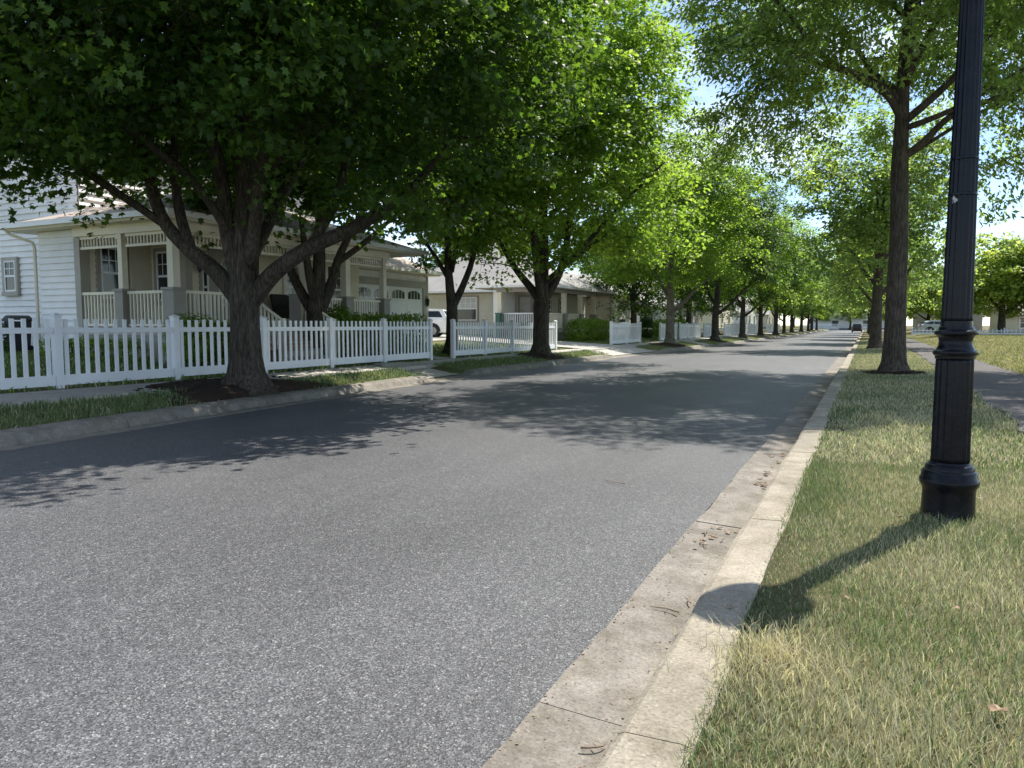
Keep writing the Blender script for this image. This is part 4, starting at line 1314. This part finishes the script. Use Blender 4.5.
hip_roof(hB, -20.2, Bx, By, 50.0, 3.55, 5.0, .5, M['shingle_grey'], M['greytrim'], name='roof')
m = MB(); m.box(-19.4, Bx + .1, By - .1, 41, 1.0, 1.18); m.box(-18.3, Bx + .1, 41, 47.2, 1.0, 1.18); m.build('porch_floor', M['deck'], hB)
m = MB(); m.box(-19.4, Bx, By, 41, .4, 1.0); m.box(-18.3, Bx, 41, 47.1, .4, 1.0); m.build('porch_skirt', M['greige'], hB)
m = MB(); m.box(-19.5, Bx + .1, By - .1, By + .1, 3.35, 3.55); m.box(Bx - .1, Bx + .1, By + .1, 47.2, 3.35, 3.55); m.build('porch_beam', M['greytrim'], hB)
for x, y in ((-19.3, By), (Bx, By), (Bx, 41.6), (Bx, 44.4), (Bx, 47.0)):
    column(hB, x, y, 1.18, 2.15, 3.35, M['greytrim'], M['creamtrim'])
railing(hB, (0, By, 0), 'side', -19.1, Bx - .22, 1.18, 2.15, M['white'], step=.14)
for a0, a1 in ((By + .22, 41.4), (41.8, 44.2)): railing(hB, (Bx, 0, 0), 'front', a0, a1, 1.18, 2.15, M['creamtrim'], step=.14)
m = MB(); m.obox((-18.75, 40.965, 1.18), UX, (0, -1), (-.48, .48), (0, 2.1), (0, .05)); dB = m.build('front_door', M['greytrim'], hB)
m = MB(); m.obox((-18.75, 40.965, 1.18), UX, (0, -1), (-.34, .34), (.25, 1.95), (.05, .06)); m.build('door_glass', M['blind'], dB)
window(hB, (-23.6, 42.185, 1.75), 'side', 1.7, 1.5, M['greytrim'], (4, 2), blind=True)
window(hB, (-18.285, 43.2, 1.7), 'front', .9, 1.4, M['greytrim'])
window(hB, (-18.285, 45.6, 1.7), 'front', .9, 1.4, M['greytrim'])
m = MB(); m.tube([(Bx, 47.3, 2.1), (Bx + 1.3, 48.2, 1.25)], [.05, .05], 6); m.box(Bx + 1.24, Bx + 1.34, 48.15, 48.25, .5, 1.3); m.build('handrail', M['creamtrim'], hB)
m = MB()
for i in range(3): m.box(Bx + .1 + .3 * i, Bx + .4 + .3 * i, 45, 46.8, .4, 1.0 - .2 * i)
m.build('steps', M['walk'], hB)
m = MB(); siding(m, (-23, 52.3), (-17, 52.3), .9, 3.6); m.box(-23, -17.02, 52.315, 57.4, .4, 3.58); m.build('wall', M['beige'], hB, label='tan side wall of the wing')
m = MB(); siding(m, (-17, 52.3), (-17, 57.4), .9, 3.6); m.build('wall', M['creamtrim'], hB, label='cream front wall of the wing')
m = MB(); m.box(-17.1, -16.95, 52.25, 52.4, .6, 3.6); m.build('corner_board', M['greige'], hB)
window(hB, (-16.985, 54.9, 1.6), 'front', 1.7, 1.4, M['greytrim'], (2, 1))
hip_roof(hB, -24, -17, 52.0, 57.4, 3.6, 5.4, .4, M['shingle_grey'], M['greytrim'])

# ---- gabled garage, white
def gable(label, name, cat, x0, x1, y0, y1, zb, ze, zr, wm, rm, face='side', found=.35, extra=None):
    t = thing(name, label, cat, ((x0 + x1) / 2, (y0 + y1) / 2, zb))
    m = MB()
    siding(m, (x0, y0), (x1, y0), zb + found, ze, .2)
    siding(m, (x1, y0), (x1, y1), zb + found, ze, .2)
    m.box(x0, x1 - .015, y0 + .015, y1, zb, ze - .005)
    xm, ym = (x0 + x1) / 2, (y0 + y1) / 2
    if face == 'side':
        m.add([(x0, y0, ze), (x1, y0, ze), (xm, y0, zr), (x0, y1, ze), (x1, y1, ze), (xm, y1, zr)], [(0, 1, 2), (5, 4, 3)])
    else:
        m.add([(x1, y0, ze), (x1, y1, ze), (x1, ym, zr), (x0, y0, ze), (x0, y1, ze), (x0, ym, zr)], [(0, 1, 2), (5, 4, 3)])
    m.build('wall', wm, t)
    m = MB(); o = .35; s = .1
    if face == 'side':
        k = (zr - ze) / (xm - x0)
        for sg, xe in ((-1, x0 - o), (1, x1 + o)):
            m.add([(xe, y0 - o, ze - k * o + .02), (xm, y0 - o, zr + .02), (xm, y1 + o, zr + .02), (xe, y1 + o, ze - k * o + .02), (xe, y0 - o, ze - k * o + s + .02), (xm, y0 - o, zr + s + .02), (xm, y1 + o, zr + s + .02), (xe, y1 + o, ze - k * o + s + .02)], [(0, 1, 2, 3), (7, 6, 5, 4), (0, 4, 5, 1), (3, 2, 6, 7), (0, 3, 7, 4)])
    else:
        k = (zr - ze) / (ym - y0)
        for ye in (y0 - o, y1 + o):
            m.add([(x0 - o, ye, ze - k * o + .02), (x0 - o, ym, zr + .02), (x1 + o, ym, zr + .02), (x1 + o, ye, ze - k * o + .02), (x0 - o, ye, ze - k * o + s + .02), (x0 - o, ym, zr + s + .02), (x1 + o, ym, zr + s + .02), (x1 + o, ye, ze - k * o + s + .02)], [(0, 1, 2, 3), (7, 6, 5, 4), (0, 4, 5, 1), (3, 2, 6, 7), (0, 3, 7, 4)])
    m.build('roof', rm, t)
    m = MB(); m.box(x0 - .02, x1 + .03, y0 - .03, y1, zb - .3, zb + found - .005); m.build('foundation', M['found'], t)
    return t
gC = gable('small white gabled building with blue grey foundation past the tan wing', 'gabled_garage', 'garage', -20.3, -17.0, 60, 67, .7, 3.1, 4.1, M['siding'], M['shingle_grey'])
m = MB(); m.box(-18.75, -18.5, 59.92, 59.97, 2.75, 3.0); m.build('vent', M['iron'], gC)
hD = gable('dark roofed house half hidden by the middle of the tree row', 'house', 'house', -26, -17, 74, 86, .7, 3.4, 6.2, M['beige'], M['shingle_grey'], 'front')
window(hD, (-22, 73.985, 1.6), 'side', 1.2, 1.4, M['white'], (2, 2))
window(hD, (-16.985, 77, 1.6), 'front', 1.2, 1.4, M['white'], (2, 2))
window(hD, (-16.985, 81, 1.6), 'front', 1.2, 1.4, M['white'], (2, 2))
for lab, y, wm in (('cream house far down the left side of the street', 98, 'cream'), ('white house near the far end of the left tree row', 124, 'siding'), ('far grey roofed house at the left end of the street', 152, 'beige')):
    h = gable(lab, 'house', 'house', -27, -17.5, y, y + 13, .7, 3.5, 6.3, M[wm], M['shingle_grey'], 'front')
    window(h, (-17.485, y + 3.5, 1.6), 'front', 1.2, 1.4, M['white'], (2, 2)); window(h, (-17.485, y + 9, 1.6), 'front', 1.2, 1.4, M['white'], (2, 2))
    window(h, (-22, y - .015, 1.6), 'side', 1.2, 1.4, M['white'], (2, 2))
h = gable('pale house closing the end of the street', 'house', 'house', -14, 5, 230, 238, .2, 3.6, 6.6, M['siding'], M['shingle_grey'], 'side'); window(h, (-8, 229.985, 1.2), 'side', 1.6, 1.5, M['greytrim'], (2, 2)); window(h, (0, 229.985, 1.2), 'side', 1.6, 1.5, M['greytrim'], (2, 2))
h = gable('pale grey house seen left of the lamp post beyond the long fence', 'house', 'house', 6.0, 13.5, 112, 120, .5, 4.4, 6.2, M['greige'], M['shingle_grey'], 'side')
window(h, (10.0, 111.985, 2.0), 'side', 1.9, 1.9, M['white'], (2, 2))
h = gable('long low house with grey roof behind the trees at the right edge', 'house', 'house', 13.8, 38, 98, 108, .5, 2.6, 5.4, M['beige'], M['shingle_grey'], 'front'); 
for x in (16, 20.5, 26): window(h, (x, 97.985, 1.1), 'side', 1.3, 1.2, M['white'], (2, 2))

# ------------------------------------------------------------------ hedges and shrubs
def bush(name, label, cat, blobs, n, size, mat, seed, group=None, stems=True):
    """blobs: (x,y,z,rx,ry,rz) filled shells of leaves on short stems"""
    r = np.random.default_rng(seed)
    P, D = [], []
    vol = np.array([b[3] * b[4] + b[4] * b[5] + b[3] * b[5] for b in blobs])
    cnt = (n * vol / vol.sum()).astype(int)
    for b, c in zip(blobs, cnt):
        d = r.normal(0, 1, (c, 3)); d /= np.linalg.norm(d, axis=1)[:, None]
        k = r.uniform(.55, 1, c)[:, None] ** .5
        sup = np.sign(d) * np.abs(d) ** .7                      # boxier than a ball
        q = np.array(b[:3]) + sup * np.array(b[3:]) * k
        P.append(q); D.append(d)
    P = np.concatenate(P); D = np.concatenate(D)
    b0 = blobs[0]
    base = (b0[0], b0[1], float(gz(b0[0], b0[1])))
    t = thing(name, label, cat, (0, 0, 0), group)
    me = leaves_mesh('foliage', P - np.array(base), D, size, LEAF_SIMPLE, FACE_SIMPLE, seed, flat=.45, yellow=.2)
    me.materials.append(mat)
    o = bpy.data.objects.new('foliage', me); COL.objects.link(o); o.parent = t
    m = MB()
    for b in blobs:
        for _ in range(3):
            x, y = b[0] + r.uniform(-.6, .6) * b[3], b[1] + r.uniform(-.6, .6) * b[4]
            z0 = float(gz(x, y)) - .05
            m.tube([(x - base[0], y - base[1], z0 - base[2]), (x + r.normal(0, .1) - base[0], y + r.normal(0, .1) - base[1], b[2] + b[5] * .6 - base[2])], [.02, .008], 5)
    m.build('stem', M['bark'], t)
    t.location = base
    return t
bush('hedge', 'low clipped bright green hedge before the garage end of the near porch', 'hedge', [(-14.1, 17.2 + .55 * i, 1.2, .5, .5, .66 + .03 * math.sin(i * 2)) for i in range(9)], 9000, .075, M['hedge'], 71)
bush('shrub', 'leafy shrub at the porch corner behind the nearest fence', 'shrub', [(-13.95, 12.0, 1.15, .5, .6, .6), (-13.9, 13.0, 1.05, .5, .6, .52), (-14, 13.8, .95, .4, .5, .4)], 3500, .09, M['hedge'], 72)
bush('shrub', 'yellow green shrub next to the hedge by the porch columns', 'shrub', [(-13.7, 17.0, 1.35, .3, .4, .75)], 1100, .1, M['bright'], 73)
bush('shrub', 'low bushes under the two storey wing at the left edge', 'shrub', [(-20.8, 11.6, 1.1, .8, .6, .55), (-22.4, 11.8, 1.1, .9, .6, .6)], 3500, .1, M['maple'], 74)
bush('shrub', 'flowering low shrubs along the porch skirt seen through pickets', 'shrub', [(-15.9 - .9 * i, 11.9, .8, .5, .35, .36) for i in range(4)], 3200, .07, M['hedge'], 75)
bush('hedge', 'rounded clipped hedge on the lawn beside the driveway', 'hedge', [(-15.2, 40.6 + .9 * i, 1.15, .8, .8, .72) for i in range(5)], 7000, .1, M['hedge'], 76)
bush('hedge', 'long low hedge behind the fence near the pale trunked maple', 'hedge', [(-14.6, 57 + 1.2 * i, 1.2, .7, .9, .75) for i in range(8)], 7000, .14, M['hedge'], 77)
bush('conifer', 'small pointed evergreen beside the pale trunked maple', 'shrub', [(-14.4, 52.6, 1.2, .6, .6, .8), (-14.4, 52.6, 2.0, .42, .42, .7), (-14.4, 52.6, 2.7, .2, .2, .5)], 3500, .1, M['maple'], 78)
bush('shrub', 'small tended shrubs by the drive of the near house', 'shrub', [(-14.6, 21.0, .9, .4, .3, .4)], 900, .09, M['hedge'], 79)

# ------------------------------------------------------------------ porch and yard objects
t = thing('porch_chair', 'dark wicker armchair on the near porch right of the large trunk', 'chair', (-15.9, 17.6, FZ))
m = MB(); m.box(-16.3, -15.6, 17.25, 17.95, FZ + .28, FZ + .42); m.build('seat', M['wicker'], t, bevel=.03)
m = MB(); m.add([(-16.38, 17.2, FZ + .4), (-16.38, 18.0, FZ + .4), (-16.52, 18.0, FZ + 1.02), (-16.52, 17.2, FZ + 1.02), (-16.28, 17.2, FZ + .4), (-16.28, 18.0, FZ + .4), (-16.42, 18.0, FZ + 1.05), (-16.42, 17.2, FZ + 1.05)], [(0, 1, 2, 3), (7, 6, 5, 4), (0, 4, 5, 1), (1, 5, 6, 2), (2, 6, 7, 3), (3, 7, 4, 0)]); m.build('backrest', M['wicker'], t, bevel=.03)
for y in (17.19, 17.93):
    m = MB(); m.box(-16.35, -15.6, y, y + .09, FZ + .6, FZ + .68); m.box(-15.68, -15.6, y, y + .09, FZ + .4, FZ + .6); m.build('armrest', M['wicker'], t, bevel=.02)
for x in (-16.27, -15.67):
    for y in (17.28, 17.9): MB().box(x - .03, x + .03, y - .03, y + .03, FZ, FZ + .28).build('leg', M['wicker'], t)
t = thing('trash_bin', 'dark wheeled bin with rounded lid beside the downspout', 'bin', (-20.45, 11.9, .72))
t.scale = (.66, .7, .92)
m = MB(); m.add([(-20.72, 11.6, .78), (-20.22, 11.6, .78), (-20.22, 12.15, .78), (-20.72, 12.15, .78), (-20.8, 11.52, 1.62), (-20.14, 11.52, 1.62), (-20.14, 12.2, 1.62), (-20.8, 12.2, 1.62)], [(3, 2, 1, 0), (4, 5, 6, 7), (0, 1, 5, 4), (1, 2, 6, 5), (2, 3, 7, 6), (3, 0, 4, 7)]); m.build('body', M['bin'], t, bevel=.03)
m = MB(); arc = [(-.36 + .72 * k / 10, .04 + .13 * math.sin(math.pi * k / 10)) for k in range(11)]
vs_ = [(-20.47 + a, y, 1.62 + b) for y in (11.48, 12.24) for a, b in arc] + [(-20.47 + a, y, 1.615) for y in (11.48, 12.24) for a, b in arc]
fs_ = [(k, k + 1, k + 12, k + 11) for k in range(10)] + [tuple(range(11)) + tuple(range(32, 21, -1)), tuple(range(11, 22)) + tuple(range(43, 32, -1))]
m.add(vs_, fs_); m.build('lid', M['bin'], t)
for x in (-20.75, -20.2):
    m = MB(); m.tube([(x - .03, 12.15, .83), (x + .03, 12.15, .83)], [.1, .1], 12); m.build('wheel', M['tyre'], t)
t.location.x += .33
t = thing('planter', 'green box planter against the white porch corner of the grey roofed house', 'planter', (-19.2, 38.2, 1.18))
m = MB(); m.taper(-19.2, 38.2, .6, 2.1, .13, .15); m.build('body', M['greenbin'], t, bevel=.02)
m = MB(); m.taper(-19.2, 38.2, 2.1, 2.15, .17, .17); m.build('rim', M['greenbin'], t)

# ------------------------------------------------------------------ vehicles
def car(name, label, loc, rz, paint, L=4.6, W=1.82, H=1.66, tail=.1):
    t = thing(name, label, 'car', (0, 0, 0))
    h = L / 2
    # lower body: stations along x (front = +x): x, zlow, zhigh, half width
    stn = [(-h, .42, .86, .72), (-h + .06, .3, .98, .82), (-h + .5, .24, 1.02, .9), (-.6, .22, 1.0, .91), (.7, .22, .99, .91), (1.1, .22, .98, .9), (h - .5, .24, .9, .88), (h - .1, .3, .78, .78), (h, .42, .66, .66)]
    vs_, fs_ = [], []
    k = W / 1.82
    for x, a, b, w in stn:
        w *= k
        for y, z in ((-w * .9, a), (-w, a + .12), (-w, b - .14), (-w * .93, b), (w * .93, b), (w, b - .14), (w, a + .12), (w * .9, a)): vs_.append((x, y, z))
    for i in range(len(stn) - 1):
        for j in range(8):
            p, q = i * 8 + j, i * 8 + (j + 1) % 8
            fs_.append((p, p + 8, q + 8, q))
    fs_ += [tuple(range(8)), tuple(range(len(stn) * 8 - 1, len(stn) * 8 - 9, -1))]
    # cabin
    cab = [(-h + .12, 1.0, .78), (-h + .12 + tail * 3, H - .07, .66), (-.2, H, .68), (.35, H - .04, .67), (1.25, .98, .8)]
    b0 = len(vs_)
    cv = []
    for x, z, w in cab: cv += [(x, -w * k, z), (x, w * k, z)]
    cf = [(0, 2, 3, 1), (2, 4, 5, 3), (4, 6, 7, 5), (6, 8, 9, 7)]
    cv += [(-h + .12, -.84 * k, .95), (-h + .12, .84 * k, .95), (1.25, -.84 * k, .95), (1.25, .84 * k, .95)]
    cf += [(10, 12, 8, 6, 4, 2, 0), (1, 3, 5, 7, 9, 13, 11), (10, 0, 1, 11), (8, 12, 13, 9)]
    fs_ += [tuple(i + b0 for i in f) for f in cf]
    m = MB(); m.add(vs_ + cv, fs_)
    m.build('body', paint, t, bevel=.03)
    # glazing, a little proud of the cabin
    def sidewin(sg, xa, xb, xc, xd, nm='side_window'):
        z0, z1 = 1.06, H - .17
        y0, y1 = sg * .805 * k, sg * .70 * k
        MB().add([(xa, y0, z0), (xb, y0, z0), (xc, y1, z1), (xd, y1, z1), (xa, y0 - sg * .05, z0), (xb, y0 - sg * .05, z0), (xc, y1 - sg * .05, z1), (xd, y1 - sg * .05, z1)], [(0, 1, 2, 3), (7, 6, 5, 4), (0, 4, 5, 1), (1, 5, 6, 2), (2, 6, 7, 3), (3, 7, 4, 0)]).build(nm, M['carglass'], t)
    for sg in (-1, 1):
        sidewin(sg, -h + .4, -.95, -.95, -h + .3 + tail * 3)
        sidewin(sg, -.85, .1, .1, -.85)
        sidewin(sg, .18, 1.0, .45, .18)
    def screen(xa, za, xb, zb, w0, w1, d, nm):
        MB().add([(xa + d, -w0 * k, za), (xa + d, w0 * k, za), (xb + d, w1 * k, zb), (xb + d, -w1 * k, zb), (xa, -w0 * k, za), (xa, w0 * k, za), (xb, w1 * k, zb), (xb, -w1 * k, zb)], [(0, 1, 2, 3), (7, 6, 5, 4), (0, 4, 5, 1), (1, 5, 6, 2), (2, 6, 7, 3), (3, 7, 4, 0)]).build(nm, M['carglass'], t)
    screen(1.13, 1.06, .47, H - .11, .7, .6, .04, 'windscreen')
    screen(-h + .15, 1.1, -h + .1 + tail * 2.6, H - .16, .66, .58, -.04, 'rear_window')
    for x in (-1.38 * L / 4.6, 1.42 * L / 4.6):
        for sg in (-1, 1):
            y = sg * .86 * k
            m = MB()
            m.tube([(x, y - sg * .16, .34), (x, y - sg * .12, .34), (x, y + sg * .04, .34), (x, y + sg * .06, .34)], [.3, .34, .34, .31], 20)
            w = m.build('wheel', M['tyre'], t)
            m = MB(); m.tube([(x, y, .34), (x, y + sg * .066, .34)], [.2, .21], 14)
            m.build('rim', M['rim'], w)
            arc = [(math.cos(q), math.sin(q)) for q in np.linspace(-.15, math.pi + .15, 15)]
            m = MB(); m.add([(x + .41 * a, sg * .925 * k, .34 + .41 * b) for a, b in arc], [tuple(range(15))]); m.add([(x + .41 * a, sg * .8 * k, .34 + .41 * b) for a, b in arc], [tuple(range(15))])
            m.build('wheel_arch', M['tyre'], t)
    for sg in (-1, 1):
        MB().box(-h - .015, -h + .14, sg * .66 * k - .1, sg * .66 * k + .1, .74, .98).build('tail_light', M['redlamp'], t, bevel=.01)
        MB().box(h - .2, h + .01, sg * .55 * k - .14, sg * .55 * k + .14, .62, .74).build('headlight', M['lampglass'], t, bevel=.01)
        MB().box(.85, 1.0, sg * .96 * k - .1, sg * .96 * k + .1, 1.0, 1.12).build('mirror', paint, t, bevel=.02)
    t.location = loc; t.rotation_euler = (0, 0, rz)
    return t
car('parked_car', 'white sport utility car parked behind the two stemmed tree', (-22.45, 33.9, .80), R(203), M['carwhite'], 4.6, 1.82, 1.56)
car('parked_car', 'small black car far away at the near kerb', (-1.55, 158, .02), R(90), M['carblack'], 4.6, 1.85, 1.7)
car('parked_car', 'pale blue car far off before the pale grey house', (7.2, 90, .52), R(10), M['carsilver'], 4.4, 1.8, 1.45, .25)

# ------------------------------------------------------------------ lamp post
LX0, LY0 = .54, 5.68
LZ = float(gz(LX0, LY0))
lp = thing('street_lamp', 'black fluted cast iron lamp post on the near verge', 'street lamp', (LX0, LY0, LZ))
L0 = (LX0, LY0, LZ)
lp.scale = (.945, .945, 1)
m = MB(); m.lathe([(.176, -.12), (.176, .0), (.17, .03), (.167, .17), (.172, .2), (.184, .215), (.189, .235), (.189, .25), (.182, .262), (.178, .268), (.176, .3), (.168, .312), (.156, .318), (.154, .338), (.147, .35), (.133, .356), (.128, .37), (.124, .372)], 40, L0)
m.build('base', M['lamp'], lp, smooth=True).data.set_sharp_from_angle(angle=R(35))
def fl(nf, d): return lambda a, z: 1 - d * abs(math.sin(nf * a / 2)) ** .8
m = MB(); m.lathe([(.123, .37), (.122, .40), (.118, 1.04), (.116, 1.07)], 128, L0, fl(16, .1)); m.build('lower_shaft', M['lamp'], lp, smooth=True)
m = MB(); m.lathe([(.12, 1.06), (.125, 1.065), (.125, 1.08), (.137, 1.09), (.14, 1.1), (.137, 1.112), (.12, 1.122), (.108, 1.145), (.104, 1.175), (.107, 1.2), (.118, 1.215), (.133, 1.222), (.136, 1.232), (.133, 1.243), (.112, 1.252), (.106, 1.27), (.1, 1.275), (.099, 1.31)], 40, L0)
m.build('collar', M['lamp'], lp, smooth=True).data.set_sharp_from_angle(angle=R(35))
m = MB(); m.lathe([(.097, 1.3), (.096, 1.33), (.074, 3.3), (.07, 3.55)], 128, L0, fl(16, .1)); m.build('upper_shaft', M['lamp'], lp, smooth=True)
m = MB()
for z, r_ in ((2.12, .0895), (2.35, .087)): m.lathe([(r_ - .01, z), (r_, z + .004), (r_, z + .018), (r_ - .01, z + .022)], 32, L0)
m.build('band', M['lamp'], lp)
m = MB(); m.lathe([(.07, 3.54), (.1, 3.56), (.1, 3.6), (.075, 3.63), (.09, 3.68), (.13, 3.73), (.15, 3.78), (.15, 3.8)], 32, L0); head = m.build('lantern', M['lamp'], lp, smooth=True)
m = MB(); m.lathe([(.15, 3.8), (.215, 3.88), (.255, 4.0), (.255, 4.12), (.225, 4.24)], 32, L0); m.build('globe', M['lampglass'], head, smooth=True)
m = MB(); m.lathe([(.265, 4.23), (.27, 4.25), (.2, 4.36), (.09, 4.45), (.04, 4.5), (.045, 4.54), (.03, 4.58), (.008, 4.66)], 32, L0); m.build('lamp_cap', M['lamp'], head, smooth=True)

# ------------------------------------------------------------------ litter
rl = random.Random(5)
def twig(x, y, z, L, a, label):
    m = MB(); pts = []; px, py = x, y
    for i in range(5):
        pts.append((px, py, z + .006 + rl.uniform(0, .006)))
        px += math.cos(a) * L / 4; py += math.sin(a) * L / 4; a += rl.uniform(-.4, .4)
    m.tube(pts, [.0042, .004, .0035, .003, .0015], 5)
    b = a + 1.0
    m.tube([pts[2], (pts[2][0] + math.cos(b) * L * .25, pts[2][1] + math.sin(b) * L * .25, z + .012)], [.0028, .0015], 4)
    return tag(m.build('twig', M['stick'], smooth=True), label, 'twig', 'twigs lying along the gutter')
def dleaf(x, y, z, s, label, grp='dry leaves on the ground'):
    m = MB(); a = rl.uniform(0, 6.28); q = []
    for k in range(10):
        b = 2 * math.pi * k / 10
        r_ = s * (1 if k % 2 == 0 else .62) * rl.uniform(.8, 1.1)
        q.append((x + r_ * math.cos(a + b), y + r_ * .75 * math.sin(a + b), z + rl.uniform(.0, s * .5)))
    q.append((x, y, z + .006))
    m.add(q, [(10, k, (k + 1) % 10) for k in range(10)])
    o = m.build('dry_leaf', M['dryleaf'])
    return tag(o, label, 'leaf', grp)
twig(-.83, 2.27, 0, .11, .4, 'short dark twig in the gutter at the bottom of the view')
twig(-.98, 2.02, 0, .09, 1.3, 'thin twig by the asphalt edge at the lower picture edge')
twig(-.78, 2.02, 0, .1, 2.0, 'pale bent twig at the foot of the near kerb, lowest of all')
twig(-.80, 3.6, 0, .16, 2.6, 'forked twig in the gutter beside the lamp shadow')
twig(-.77, 3.75, 0, .12, 2.1, 'small twig against the kerb foot next to the lamp shadow')
twig(-1.9, 6.3, .02, .26, 2.9, 'long thin twig lying alone out on the asphalt')
for i in range(5): twig(-.95 + rl.uniform(-.1, .2), 4.95 + rl.uniform(-.12, .12), 0, rl.uniform(.06, .16), rl.uniform(0, 6), 'twig in the small heap across a gutter joint')
for i in range(22): dleaf(-.8 + rl.uniform(-.1, .07), 7.7 + rl.uniform(-.9, 1.1), 0, rl.uniform(.02, .045), 'brown leaf in the drift against the shaded near kerb', 'leaf drift in the gutter')
for i in range(12): dleaf(-.85 + rl.uniform(-.15, .12), 4.9 + rl.uniform(-.3, .4), 0, rl.uniform(.015, .03), 'dry scrap of leaf near the gutter joint', 'leaf scraps by the gutter joint')
dleaf(.43, 2.75, .2, .035, 'reddish dry leaf on the grass right of the straw tuft')
dleaf(.52, 2.08, .2, .03, 'brown leaf on the grass near the bottom right corner')
for i in range(9): dleaf(rl.uniform(-.2, 1.5), rl.uniform(3.2, 9), .215, rl.uniform(.015, .032), 'small curled dry leaf lying in the verge grass', 'dry leaves in the verge grass')
dleaf(-.52, 3.4, .155, .02, 'tiny leaf on the kerb top above the lamp shadow')
# silt and crumbs collecting along the kerb foot and the asphalt edge
m = MB()
for i in range(900):
    y = 1.6 + 16 * rl.random() ** 1.5
    x = (-.71 - abs(rl.gauss(0, .035))) if rl.random() < .6 else (RE + rl.gauss(.01, .022))
    if rl.random() < .2: x = rl.uniform(RE, -.71)
    q = rl.uniform(.001, .0034); b = rl.uniform(0, 3.1)
    m.obox((x, y, -.002 + (.006 if x < -.9 else -.008) ), (math.cos(b), math.sin(b)), (-math.sin(b), math.cos(b)), (-q * 1.6, q * 1.6), (0, q), (-q, q))
tag(m.build('grit', M['stick']), 'dark crumbs and silt gathered in the near gutter', 'grit', kind='stuff')
